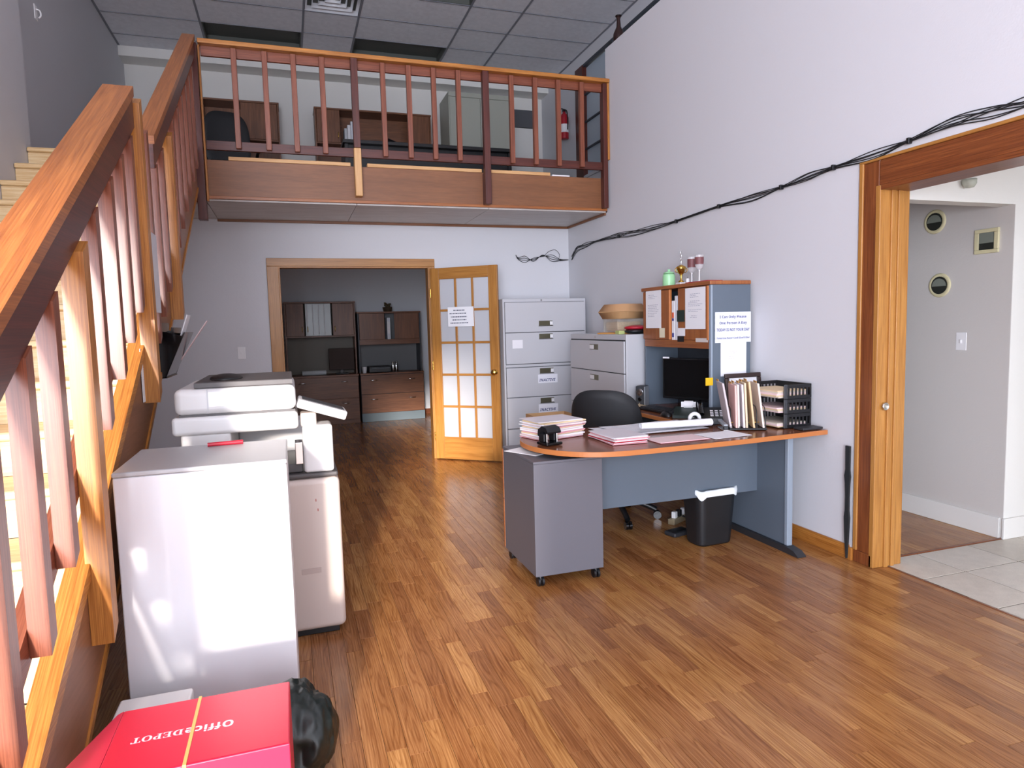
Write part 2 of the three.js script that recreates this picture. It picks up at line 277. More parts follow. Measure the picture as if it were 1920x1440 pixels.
// loft slab: soffit lining, fascia and trims
const loftFloor = S('floor_loft', [[-0.6, XW, SOFFIT + 0.015, LOFT, -6.2, ZF - 0.02], [XL, XW, SOFFIT + 0.015, LOFT, ZLB - 0.4, -6.2]], M.ply);
{
  const s = struct('ceiling_soffit');
  for (let k = 0; k < 3; k++) B('panel', -0.575 + k * 1.195, -0.575 + (k + 1) * 1.195 - 0.004, SOFFIT, SOFFIT + 0.015, ZB + 0.002, ZF - 0.02, M.soffit, s, 0.001, 'x');
  B('panel', XL, -0.58, SOFFIT, SOFFIT + 0.015, ZB, -6.2, M.soffit, s, 0.001, 'x');
  B('back_room_panel', -1.3, 3.1, SOFFIT, SOFFIT + 0.015, ZBACK, ZB2, M.wallBlue, s, 0);
  const t = struct('trim_1');
  B('fascia', -0.60, XR - 0.002, 2.505, 2.792, ZF - 0.02, ZF, M.ply, t, 0.002, 'x');
  B('bottom_trim', -0.60, XR - 0.002, 2.482, 2.506, ZF - 0.022, ZF + 0.008, M.handrail, t, 0.003, 'x');
  B('wall_trim', -0.58, XR - 0.002, 2.446, SOFFIT, ZB + 0.002, ZB + 0.02, M.ply, t, 0.003, 'x');
  B('wall_trim', XR - 0.02, XR - 0.002, 2.446, SOFFIT, ZB + 0.02, ZF - 0.022, M.ply, t, 0.003, 'z');
}
S('wall_loft_back', [[XL, XW + 1.2, LOFT, YC, ZLB - 0.12, ZLB]], M.wallWhite);
S('wall_loft_bulkhead', [[XL, XW, 4.975, YC, ZLB, ZLB + 0.30]], M.wallWhite);
S('wall_loft_right', [[XW, XW + 0.12, LOFT, YC, ZLB, -8.945], [XW, XW + 0.12, 4.93, YC, -8.945, FRONT_Z], [XW, XW + 0.12, LOFT, 3.4, -8.945, ZF], [XW, XW + 0.12, 3.9, YC, -5.6, FRONT_Z], [XR2, XW, LOFT, 3.94, ZF - 0.1, ZF]], M.wall);
// suspended ceiling
const ceiling = struct('ceiling');
{
  B('deck', WIDENED_X - 0.16, XW + 0.1, YC + 0.25, YC + 0.3, ZLB - 0.1, FRONT_Z, M.subfloor, ceiling, 0);
  const xe = [XL, -0.81, 0.36, 0.99, 2.21, 2.85, XW], ze = []; for (let z = -7.22; z > ZLB - 0.1; z -= 0.605) ze.push(z); ze.push(ZLB);
  const dark = [[1, 3], [3, 3], [3, 0]], vent = [2, 1];
  for (let i = 0; i < 6; i++) for (let j = 0; j + 1 < ze.length; j++) {
    if (dark.some(d => d[0] === i && d[1] === j) || (vent[0] === i && vent[1] === j)) continue;
    B('ceiling_tile', xe[i] + 0.009, xe[i + 1] - 0.009, YC + 0.004, YC + 0.02, ze[j + 1] + 0.009, ze[j] - 0.009, M.tileCeil, ceiling, 0.002, 'x');
  }
  for (const x of xe.slice(1, -1)) B('grid_bar', x - 0.012, x + 0.012, YC - 0.002, YC + 0.006, ZLB, -7.22, M.tbar, ceiling, 0, 'z');
  for (const x of [XL + 0.012, XW - 0.012]) B('edge_angle', x - 0.012, x + 0.012, YC - 0.003, YC + 0.02, ZLB, FRONT_Z, M.tbar, ceiling, 0, 'z');
  for (const z of ze.slice(0, -1)) B('grid_bar', XL, XW, YC - 0.001, YC + 0.005, z - 0.007, z + 0.007, M.tbar, ceiling, 0, 'x');
  B('front_ceiling', XL, XW, YC, YC + 0.02, -7.22, -0.4, M.tileCeil, ceiling, 0, 'x'); B('front_ceiling', WIDENED_X, XW, YC, YC + 0.02, -0.4, FRONT_Z, M.tileCeil, ceiling, 0, 'x');
  let n = 0;
  for (const [i, j] of dark) {
    const t = thing('ceiling_light', ['unlit recessed ceiling light above the stair head', 'unlit recessed ceiling light over the two long wall cabinets of the loft', 'unlit recessed ceiling light beside the ceiling air vent'][n++], 'ceiling light', [(xe[i] + xe[i + 1]) / 2, YC + 0.1, (ze[j] + ze[j + 1]) / 2], { group: 'unlit recessed ceiling lights' });
    const a = xe[i] + 0.014, b = xe[i + 1] - 0.014, c = ze[j + 1] + 0.01, d = ze[j] - 0.01;
    B('lens', a, b, YC + 0.09, YC + 0.1, c, d, M.troffer, t, 0); B('side', a, a + 0.01, YC + 0.004, YC + 0.09, c, d, M.troffer, t, 0); B('side', b - 0.01, b, YC + 0.004, YC + 0.09, c, d, M.troffer, t, 0); B('side', a, b, YC + 0.004, YC + 0.09, c, c + 0.01, M.troffer, t, 0); B('side', a, b, YC + 0.004, YC + 0.09, d - 0.01, d, M.troffer, t, 0);
  }
  const [i, j] = vent, a = xe[i] + 0.014, b = xe[i + 1] - 0.014, c = ze[j + 1] + 0.01, d = ze[j] - 0.01, mx = (a + b) / 2, mz = (c + d) / 2;
  const v = thing('air_vent', 'square stepped air vent in the suspended ceiling', 'vent', [mx, YC, mz]);
  B('back_plate', a, b, YC + 0.06, YC + 0.065, c, d, M.troffer, v, 0);
  for (let k = 0; k < 4; k++) { const w = 0.30 - k * 0.07, y = YC + 0.004 + k * 0.008; const fr = new THREE.CylinderGeometry(w * 1.3, w * 1.414, 0.05, 4, 1, true).rotateY(Math.PI / 4).translate(mx, y + 0.025, mz); metric(fr, 'x'); put('louvre', fr, std({ color: '#d9dade', roughness: 0.5, side: THREE.DoubleSide }), v); }
}

// ---------------------------------------------------------------- staircase
const PITCH = 0.62, RISE = 0.174, GO = RISE / PITCH, Z0 = -5.83;
const nose = z => LOFT + PITCH * (Z0 - z);                 // height of the line of nosings at z
const stairs = thing('staircase', 'straight staircase with pale wood treads climbing to the loft', 'staircase', [-1.18, 0, -3.6]);
for (let k = 1; k <= 15; k++) {
  const y = LOFT - RISE * k, z = Z0 + GO * k;
  B('tread', XLN + 0.003, -0.662, y - 0.035, y, z - GO - 0.03, z, M.tread, stairs, 0.012, 'x');
  B('riser', XLN + 0.003, -0.662, y - RISE, y - 0.035, z - 0.05, z - 0.03, M.riser, stairs, 0, 'x');
}
B('riser', XLN + 0.003, -0.662, LOFT - RISE, LOFT - 0.03, Z0 - 0.05, Z0 - 0.03, M.riser, stairs, 0, 'x');
B('tread', XLN + 0.003, -0.662, LOFT - 0.03, LOFT + 0.004, -6.22, Z0, M.tread, stairs, 0.012, 'x');
const slope = (z0, z1, a, b) => [[z0, nose(z0) + a], [z1, nose(z1) + a], [z1, nose(z1) + b], [z0, nose(z0) + b]];
{
  const zEnd = -1.42, zTop = -5.97;
  put('stringer', sideGeo([[zTop, nose(zTop) - 0.29], [zTop, nose(zTop) - 0.02], [-5.75, nose(-5.75) + 0.12], [zEnd, nose(zEnd) + 0.12], [zEnd, 0], [-1.85, 0]].map(([z, y]) => [z, Math.max(0, y)]), -0.66, -0.622, 'z'), M.stringer, stairs);
  put('stringer_cap', sideGeo(slope(-5.75, zEnd, 0.085, 0.135), -0.672, -0.608, 'z'), M.orange, stairs);
  put('stringer_trim', sideGeo(slope(zTop, -1.95, -0.30, -0.275), -0.664, -0.614, 'z'), M.orange, stairs);
  put('underside', sideGeo(slope(-5.95, -2.1, -0.30, -0.28), XLN + 0.003, -0.664, 'z'), M.wallLeft, stairs);
}
// stair railing: two flights of rail at different heights
const rail = thing('stair_railing', 'reddish stained wooden banister running up the side of the stairs', 'railing', [-0.61, 0.4, -3.5]);
function baluster(z, y0, y1, mat, parent, w = 0.046, x0 = -0.621, name = 'baluster') {
  put(name, sideGeo([[z - w / 2, y0 + w * 0.35], [z - w / 2, y1], [z + w / 2, y1 - w * PITCH], [z + w / 2, y0 - w * 0.35]], x0, x0 + w, 'y'), mat, parent);
}
{
  // lower flight
  put('handrail', sideGeo(slope(-3.31, -1.2, 1.2, 1.242), -0.69, -0.575, 'z'), M.handrail, rail);
  put('sub_rail', sideGeo(slope(-3.31, -1.2, 1.07, 1.2), -0.624, -0.582, 'z'), M.redDark, rail);
  put('bottom_rail', sideGeo(slope(-3.3, -1.25, 0.34, 0.43), -0.66, -0.622, 'z'), M.red, rail);
  for (const z of [-1.385, -1.6, -1.83, -2.055, -2.545, -2.79, -3.0, -3.2]) baluster(z, nose(z) + 0.36, nose(z) + 1.082, M.red, rail);
  for (const z of [-2.31, -3.345]) baluster(z, nose(z) - 0.12, nose(z) + (z < -3 ? 1.19 : 1.088), M.orange, rail, 0.062, -0.621, 'newel_post');
  baluster(-1.22, 0.02, nose(-1.22) + 1.19, M.orange, rail, 0.07, -0.66, 'newel_post');
  // upper flight
  put('handrail', sideGeo(slope(-5.93, -3.74, 0.845, 0.885), -0.665, -0.575, 'z'), M.handrail, rail);
  put('sub_rail', sideGeo(slope(-5.93, -3.74, 0.73, 0.845), -0.624, -0.582, 'z'), M.redDark, rail);
  put('bottom_rail', sideGeo(slope(-5.9, -3.5, 0.02, 0.08), -0.668, -0.6225, 'z'), M.redDark, rail);
  for (const z of [-3.56, -3.77, -3.99, -4.45, -4.68, -4.91, -5.14, -5.37, -5.6]) baluster(z, nose(z) + 0.0, nose(z) + (z > -3.7 ? 0.98 : 0.742), M.red, rail);
  baluster(-4.22, nose(-4.22) - 0.28, nose(-4.22) + 0.745, M.orange, rail, 0.062, -0.621, 'newel_post');
  B('corner_post', -0.63, -0.565, 2.30, 3.66, -5.98, -5.90, M.redDark, rail, 0.004, 'y');
  B('corner_post_face', -0.562, -0.548, 2.45, 3.655, -5.975, -5.93, M.orange, rail, 0.003, 'y');
}
// loft railing
const lrail = thing('loft_railing', 'dark red wooden railing along the edge of the loft', 'railing', [1.2, 2.5, -5.95]);
{
  B('handrail', -0.56, XR - 0.003, 3.662, 3.698, -6.0, -5.905, M.orange, lrail, 0.006, 'x');
  B('sub_rail', -0.545, XR - 0.003, 3.586, 3.662, -5.99, -5.962, M.red, lrail, 0.003, 'x');
  B('bottom_rail', -0.545, XR - 0.003, 2.862, 2.935, -5.99, -5.962, M.redDark, lrail, 0.003, 'x');
  for (const x of [-0.302, -0.071, 0.15, 0.375, 0.874, 1.096, 1.314, 1.535, 2.03, 2.259, 2.489, 2.724]) B('baluster', x - 0.021, x + 0.021, 2.872, 3.65, -5.962, -5.920, M.red, lrail, 0.004, 'y');
  B('post', 0.635 - 0.028, 0.635 + 0.028, 2.93, 3.66, -5.962, -5.905, M.redDark, lrail, 0.004, 'y');
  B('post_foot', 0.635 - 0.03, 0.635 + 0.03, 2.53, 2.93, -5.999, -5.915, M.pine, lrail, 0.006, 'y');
  B('post', 1.782 - 0.029, 1.782 + 0.029, 2.50, 3.66, -5.962, -5.905, M.redDark, lrail, 0.004, 'y'); B('post_block', 1.782 - 0.029, 1.782 + 0.029, 2.50, 2.78, -5.999, -5.962, M.redDark, lrail, 0.002, 'y');
  B('post', 2.945, 2.99, 2.50, 3.66, -5.999, -5.925, M.redDark, lrail, 0.004, 'y'); B('post_edge', 2.985, 3.006, 2.95, 3.66, -5.99, -5.915, M.orange, lrail, 0.003, 'y');
}

// ---------------------------------------------------------------- french door, switch, cables
{
  const t = thing('french_door', 'open honey oak french door with fifteen frosted panes', 'door', [1.435, 0, -6.925], { turn: -Math.atan2(0.472, 0.581) });
  const w = 0.745, H = 2.005, st = 0.098, top = 0.115, bot = 0.235, mu = 0.024, T = 0.018;
  B('stile', 0, st, 0.012, H, -T, T, M.doorOak, t, 0.004, 'y'); B('stile', w - st, w, 0.012, H, -T, T, M.doorOak, t, 0.004, 'y');
  B('top_rail', st, w - st, H - top, H, -T, T, M.doorOak, t, 0.003, 'x'); B('bottom_rail', st, w - st, 0.012, 0.012 + bot, -T, T, M.doorOak, t, 0.003, 'x');
  const X = [0, 1, 2].map(i => st + i * (w - 2 * st + mu) / 3), pw = (w - 2 * st + mu) / 3 - mu, y0 = 0.012 + bot, ph = (H - top - y0 + mu) / 5 - mu;
  for (let i = 1; i < 3; i++) B('muntin', X[i] - mu, X[i], y0, H - top, -T * 0.8, T * 0.8, M.doorOak, t, 0.004, 'y');
  for (let j = 1; j < 5; j++) B('muntin', st, w - st, y0 + j * (ph + mu) - mu, y0 + j * (ph + mu), -T * 0.75, T * 0.75, M.doorOak, t, 0.004, 'x');
  for (let i = 0; i < 3; i++) for (let j = 0; j < 5; j++) B('pane', X[i] - 0.004, X[i] + pw + 0.004, y0 + j * (ph + mu) - 0.004, y0 + j * (ph + mu) + ph + 0.004, -0.003, 0.003, M.glassFrost, t, 0);
  for (const s of [1, -1]) put('knob', lathe([[0.001, 0], [0.026, 0], [0.026, 0.006], [0.011, 0.012], [0.011, 0.03], [0.026, 0.04], [0.03, 0.052], [0.024, 0.064], [0.001, 0.068]], 20).scale(1, s > 0 ? 1 : 0.5, 1).rotateX(s * Math.PI / 2).translate(w - 0.045, 0.93, s * T), M.brass, t);
  for (const y of [0.25, 1.0, 1.75]) put('hinge', new THREE.CylinderGeometry(0.007, 0.007, 0.09, 10).translate(-0.004, y, T), M.brass, t);
  const nt = print(256, 176, (x) => { x.fillStyle = '#3b3f52'; x.font = 'italic bold 23px sans-serif'; greek(x, 34, 26, 190, 1, 8, '#555a6e', 9); greek(x, 18, 54, 222, 1, 8, '#555a6e', 10); greek(x, 30, 84, 200, 1, 8, '#555a6e', 10); greek(x, 46, 112, 165, 1, 8, '#555a6e', 9); greek(x, 24, 140, 212, 1, 8, '#555a6e', 9); }, '#f3f4f8');
  const n = tag(put('door_notice', new THREE.BoxGeometry(0.29, 0.2, 0.002), std({ map: nt, roughness: 0.6 })), 'white laminated notice taped across the french door panes', 'notice');
  t.updateMatrixWorld(true);
  n.position.set(0.335, 1.50, T + 0.0025).applyMatrix4(t.matrixWorld); n.rotation.y = t.rotation.y;
}
{ const p = on(453, 662, 'z', ZB); const t = thing('light_switch', 'white light switch on the back wall near the stairs', 'switch', [p.x, p.y, ZB]); B('plate', p.x - 0.035, p.x + 0.035, p.y - 0.058, p.y + 0.058, ZB, ZB + 0.006, M.white, t, 0.003); B('toggle', p.x - 0.005, p.x + 0.005, p.y - 0.012, p.y + 0.012, ZB + 0.006, ZB + 0.014, M.white, t, 0.002); }
{ // bundle of black cables stapled along the wall
  const path = [[1072, 486], [1080, 468], [1098, 459], [1120, 452], [1160, 443], [1180, 437], [1225, 427], [1268, 415], [1348, 387], [1410, 368], [1465, 351], [1520, 332], [1563, 314], [1640, 288], [1705, 264], [1790, 231], [1860, 208], [1930, 188], [2060, 150]].map(p => on(...p, 'x', XR - 0.012));
  const t = thing('cable_bundle', 'bundle of thin black cables stapled along the right wall', 'cables', [XR, 2.2, -4.5]);
  const parts = [];
  for (let k = 0; k < 7; k++) {
    const a = rr(0, 6.28), pts = path.map((p, i) => { const near = [3, 7, 8, 10, 12, 14].includes(i) ? 0.3 : 1; return [XR - 0.006 - 0.005 * (k % 3), p.y + near * (0.016 * Math.sin(a + i * 1.7 + k) + (k - 3) * 0.0055), p.z]; });
    parts.push(put('cable', tube(pts, 0.0027, 160, 5), M.blackSoft, t));
  }
  for (let k = 0; k < 4; k++) { // loose ends on the back wall
    const e = [[1066, 487], [1050, 486 + k], [1035, 478 + k * 4], [1018, 481 - k], [1000, 484 + k * 2], [984, 492 - k * 4], [971, 486 - k], [967, 478]].map(p => on(...p, 'z', ZB + 0.012 + k * 0.004));
    put('loose_end', tube(e, 0.003, 60, 5), M.blackSoft, t);
  }
  put('loop', tube([[1020, 480], [1030, 471], [1042, 469], [1049, 478], [1047, 486]].map(p => on(...p, 'z', ZB + 0.02)), 0.0025, 40, 5), M.blackSoft, t);
  for (const i of [4, 7, 8, 10, 12, 14]) { const p = path[i]; B('staple', XR - 0.026, XR, p.y - 0.015, p.y + 0.015, p.z - 0.009, p.z + 0.009, M.black, t, 0.004); }
}
{ // torn dark strip hanging by the opening
  const z = -2.962, x = XR - 0.02, out = [], back = [];
  const wob = [[0.0, 0.002], [0.1, 0.012], [0.17, 0.016], [0.24, 0.02], [0.28, 0.014], [0.36, 0.013], [0.44, 0.017], [0.48, 0.022], [0.52, 0.015], [0.6, 0.016], [0.655, 0.017]];
  for (const [y, w] of wob) { out.push([z - w, y + 0.01]); back.unshift([z + w * 0.8, y + 0.01]); }
  tag(put('weather_strip', sideGeo([...out, ...back], x - 0.012, x + 0.0, 'y'), paint('#24282a', 0.6)), 'torn dark rubber strip hanging at the end of the right wall', 'strip');
}
// things seen through the side opening: passage vents and switch, ceiling sensor
{
  let i = 0;
  for (const [px, py, lab] of [[1754, 416, 'round cream rimmed vent hole high on the passage wall'], [1763, 535, 'round cream rimmed vent hole lower on the passage wall']]) {
    const p = on(px, py, 'x', 4.13), t = thing('round_vent', lab, 'vent', [4.13, p.y, p.z]);
    put('rim', new THREE.TorusGeometry(0.066, 0.014, 8, 28).scale(1, 1, 0.6).rotateY(Math.PI / 2).translate(4.126, p.y, p.z), paint('#d8d0a8', 0.5), t);
    put('duct', new THREE.CylinderGeometry(0.058, 0.058, 0.02, 24).rotateZ(Math.PI / 2).translate(4.119, p.y, p.z).translate(0.0095, 0, 0), paint('#22251f', 0.6), t);
    put('damper', new THREE.CylinderGeometry(0.05, 0.05, 0.004, 24, 1, false, Math.PI * 0.5, Math.PI).rotateZ(Math.PI / 2).rotateX(Math.PI / 2).translate(4.1165, p.y - 0.006, p.z), paint('#7d8378', 0.5), t);
  }
  const q = on(1852, 452, 'x', 4.13), t = thing('square_vent', 'square cream rimmed vent hole on the passage wall', 'vent', [4.13, q.y, q.z]);
  for (const [a, b, c, d] of [[-0.075, 0.075, 0.052, 0.075], [-0.075, 0.075, -0.075, -0.052], [-0.075, -0.048, -0.052, 0.052], [0.048, 0.075, -0.052, 0.052]]) B('rim', 4.114, 4.13, q.y + c, q.y + d, q.z + a, q.z + b, paint('#d8d0a8', 0.5), t, 0.003);
  B('duct', 4.12, 4.13, q.y - 0.052, q.y + 0.052, q.z - 0.048, q.z + 0.048, paint('#22251f', 0.6), t, 0); B('damper', 4.116, 4.12, q.y - 0.012, q.y + 0.052, q.z - 0.044, q.z + 0.044, paint('#7d8378', 0.5), t, 0.001);
  const s = on(1803, 640, 'x', 4.13); const w = thing('light_switch', 'white light switch on the grey passage wall', 'switch', [4.13, s.y, s.z]); B('plate', 4.124, 4.13, s.y - 0.058, s.y + 0.058, s.z - 0.035, s.z + 0.035, M.white, w, 0.003); B('toggle', 4.116, 4.124, s.y - 0.012, s.y + 0.012, s.z - 0.005, s.z + 0.005, M.white, w, 0.002);
  const c = on(1806, 347, 'z', -2.884); tag(put('motion_sensor', lathe([[0.001, -0.025], [0.024, -0.02], [0.036, 0], [0.036, 0.025], [0.001, 0.025]], 20).translate(c.x, c.y, -2.884 + 0.037), paint('#b9bdb0', 0.5)), 'small grey motion sensor on the white wall over the passage', 'sensor');
}

// ---------------------------------------------------------------- filing cabinets
{
  const x0 = 2.045, x1 = 2.955, zf = -6.42, zb = -6.945, t = thing('filing_cabinet', 'tall light grey five drawer lateral filing cabinet in the corner', 'filing cabinet', [2.49, 0, -6.68]);
  B('body', x0, x1, 0.0, 1.662, zb, zf, M.cab, t, 0.006); B('gap_shade_plate', x0 + 0.018, x1 - 0.018, 0.036, 1.63, zf - 0.004, zf + 0.0015, M.cabDark, t, 0); B('mid_rail', x0 + 0.016, x1 - 0.016, 0.972, 0.998, zf - 0.002, zf + 0.012, M.cab, t, 0.002);  // dark plate behind the drawers paints shade into their gaps
  const rows = [[1.325, 1.625, 'b'], [1.005, 1.318, 't'], [0.665, 0.965, 't'], [0.345, 0.658, 't'], [0.04, 0.338, 't']];
  rows.forEach(([a, b, h], i) => {
    const d = own(t, B('drawer', x0 + 0.022, x1 - 0.022, a, b, zf, zf + 0.014, M.cab, t, 0.003)), hy = h === 'b' ? a + 0.085 : b - 0.04, cx = 2.50;
    B('pull_recess', cx - 0.075, cx + 0.075, hy - 0.026, hy + 0.026, zf + 0.008, zf + 0.0155, M.pullDark, d, 0.001); B('label_holder', cx + 0.045, cx + 0.075, hy - 0.018, hy + 0.018, zf + 0.0155, zf + 0.018, M.white, d, 0.001);
    B('pull_lip', cx - 0.08, cx + 0.08, hy - 0.03, hy - 0.024, zf + 0.008, zf + 0.02, M.chrome, d, 0.001);
  });
  put('lock', new THREE.CylinderGeometry(0.009, 0.009, 0.008, 14).rotateX(Math.PI / 2).translate(2.46, 1.645, zf + 0.003), M.chrome, t);
  const tx = print(256, 104, (x) => { x.fillStyle = '#1d2c66'; x.font = 'italic bold 46px sans-serif'; x.textAlign = 'center'; x.fillText('INACTIVE', 118, 84); }, '#efeff6');
  for (const [y, lab] of [[0.842, 'white INACTIVE label on the middle drawer of the tall cabinet'], [0.535, 'white INACTIVE label on the second lowest drawer of the tall cabinet']]) { const m = tag(put('drawer_label', new THREE.BoxGeometry(0.215, 0.088, 0.001), std({ map: tx, roughness: 0.7 })), lab, 'label', 'INACTIVE drawer labels'); m.position.set(2.51, y, zf + 0.0155); }
  const m = tag(put('blank_label', new THREE.BoxGeometry(0.11, 0.085, 0.001), M.paper), 'small blank white sticker on the second drawer of the tall cabinet', 'sticker'); m.position.set(2.19, 1.205, zf + 0.0155);
}
{
  const xf = 2.555, xb = 3.0, z0 = -5.9, z1 = -4.79, t = thing('filing_cabinet', 'lower grey lateral filing cabinet against the right wall with boxes on top', 'filing cabinet', [2.78, 0, -5.35]);
  B('body', xf, xb, 0.0, 1.3, z0, z1, M.cabWarm, t, 0.006); B('gap_shade_plate', xf - 0.0015, xf + 0.004, 0.036, 1.256, z0 + 0.016, z1 - 0.012, M.slot, t, 0);  // near-black sheet behind the fronts stands for shade between the drawers
  [[0.985, 1.245], [0.67, 0.978], [0.355, 0.663], [0.04, 0.348]].forEach(([a, b]) => {
    const d = own(t, B('drawer', xf - 0.014, xf, a, b, z0 + 0.02, z1 - 0.015, M.cabWarm, t, 0.003)), cz = -5.36, hy = b - 0.055;
    B('pull_recess', xf - 0.0155, xf - 0.008, hy - 0.024, hy + 0.024, cz - 0.085, cz + 0.085, M.pullDark, d, 0.001); B('label_holder', xf - 0.018, xf - 0.0155, hy - 0.018, hy + 0.018, cz - 0.08, cz, M.white, d, 0.001);
  });
  put('lock', new THREE.CylinderGeometry(0.009, 0.009, 0.008, 14).rotateZ(Math.PI / 2).translate(xf - 0.001, 1.275, -5.36), M.chrome, t);
  // on top of it
  const e = thing('envelope', 'tan envelope lying on the lower filing cabinet', 'envelope', [2.70, 1.3, -5.17], { turn: 0.25 }); B('sheet', -0.12, 0.12, 0, 0.012, -0.16, 0.16, paint('#dda25a', 0.7), e, 0.004); B('flap', -0.11, 0.11, 0.0122, 0.0145, -0.15, -0.04, paint('#c98d4a', 0.7), e, 0.001);
  tag(put('small_box', boxGeo(2.565, 2.62, 1.3005, 1.33, -5.0, -4.93, 0.004), paint('#b7c07a', 0.7)), 'pale green box at the edge of the lower filing cabinet', 'box'); 
  const bag = thing('pouch', 'dark red and black pouch on the lower filing cabinet beside the hutch', 'pouch', [2.70, 1.3, -4.88]);
  put('base', new THREE.SphereGeometry(1, 20, 12).scale(0.10, 0.024, 0.085).translate(2.70, 1.3245, -4.885), M.black, bag); put('flap', new THREE.SphereGeometry(1, 20, 12).scale(0.105, 0.022, 0.088).translate(2.705, 1.352, -4.89), M.redThing, bag);
  const tub = thing('plastic_tub', 'clear plastic tub of pale biscuits on the lower filing cabinet', 'container', [2.80, 1.317, -5.24]);
  B('contents', 2.65, 2.88, 1.322, 1.405, -5.35, -5.12, std({ map: speckle('#d9bf93', 60, 91, 0.12), roughness: 0.8 }), tub, 0.02);
  const wall = new THREE.MeshPhysicalMaterial({ color: '#f6f4ef', roughness: 0.15, transmission: 0.85, thickness: 0 });
  B('wall', 2.64, 2.643, 1.319, 1.42, -5.36, -5.11, wall, tub, 0); B('wall', 2.887, 2.89, 1.319, 1.42, -5.36, -5.11, wall, tub, 0); B('wall', 2.64, 2.89, 1.319, 1.42, -5.363, -5.36, wall, tub, 0); B('wall', 2.64, 2.89, 1.319, 1.42, -5.11, -5.107, wall, tub, 0); B('lid', 2.635, 2.895, 1.42, 1.428, -5.365, -5.105, wall, tub, 0.003);
  const bx = thing('takeaway_box', 'brown cardboard clamshell takeaway box stacked on the plastic tub', 'box', [2.765, 1.43, -5.235]);
  const fr = (y0, y1, a, b, n, mat) => put(n, metric(new THREE.CylinderGeometry(b * 1.414, a * 1.414, y1 - y0, 4, 1).rotateY(Math.PI / 4 + 0.35).toNonIndexed().translate(2.765, (y0 + y1) / 2, -5.235), 'x'), mat, bx);
  fr(1.429, 1.485, 0.125, 0.15, 'tray', M.card); put('rim', boxGeo(-0.152, 0.152, 1.485, 1.493, -0.152, 0.152, 0.003).rotateY(0.35).translate(2.765, 0, -5.235), M.card, bx); fr(1.493, 1.555, 0.15, 0.115, 'lid', paint('#c89a6e', 0.8));
}

// ---------------------------------------------------------------- L-shaped desk
const YD = 0.735, desk = thing('corner_desk', 'large L shaped office desk with cherry top and grey panels', 'desk', [2.2, 0, -3.7]);
{
  const s = new THREE.Shape(); // plan: x, -z
  s.moveTo(2.985, 3.125); s.lineTo(2.4, 3.078); s.quadraticCurveTo(1.95, 3.055, 1.62, 3.065); s.bezierCurveTo(1.38, 3.085, 1.225, 3.27, 1.225, 3.5); s.bezierCurveTo(1.225, 3.74, 1.38, 3.86, 1.62, 3.86); s.lineTo(2.42, 3.86); s.lineTo(2.42, 4.74); s.lineTo(2.985, 4.74); s.closePath();
  const g = new THREE.ExtrudeGeometry(s, { depth: 0.024, bevelEnabled: true, bevelSize: 0.003, bevelThickness: 0.002, bevelSegments: 2, curveSegments: 28 }); g.rotateX(-Math.PI / 2).translate(0, YD - 0.026, 0);
  const uv = g.attributes.uv, p = g.attributes.position; for (let i = 0; i < p.count; i++) uv.setXY(i, p.getX(i), p.getZ(i));
  const o = ORIGIN.get(desk); g.translate(-o.x, -o.y, -o.z); const m = shadow(new THREE.Mesh(g, [M.cherry, M.cherryLitEdge])); m.name = 'desk_top'; desk.add(m);
}
B('leg_panel', 2.765, 2.79, 0.04, YD - 0.028, -3.86, -3.205, M.greyLam, desk, 0.003, 'y'); B('panel_edge', 2.758, 2.797, 0.04, YD - 0.028, -3.215, -3.185, M.greyEdge, desk, 0.006, 'y');
put('foot', sideGeo([[-3.95, 0], [-3.95, 0.02], [-3.9, 0.038], [-3.19, 0.04], [-3.12, 0.03], [-3.085, 0.006], [-3.085, 0]], 2.748, 2.808, 'z'), M.dark, desk);
B('modesty_panel', 1.45, 2.765, 0.315, YD - 0.028, -3.485, -3.467, M.greyLam, desk, 0.002, 'x');
B('leg_panel', 1.60, 1.625, 0, YD - 0.028, -3.84, -3.50, M.greyDark, desk, 0.002, 'y');
B('return_back', 2.955, 2.975, 0.25, YD - 0.028, -4.72, -3.87, M.greyDark, desk, 0.002); B('return_end', 2.43, 2.98, 0, YD - 0.028, -4.735, -4.71, M.greyLam, desk, 0.002);
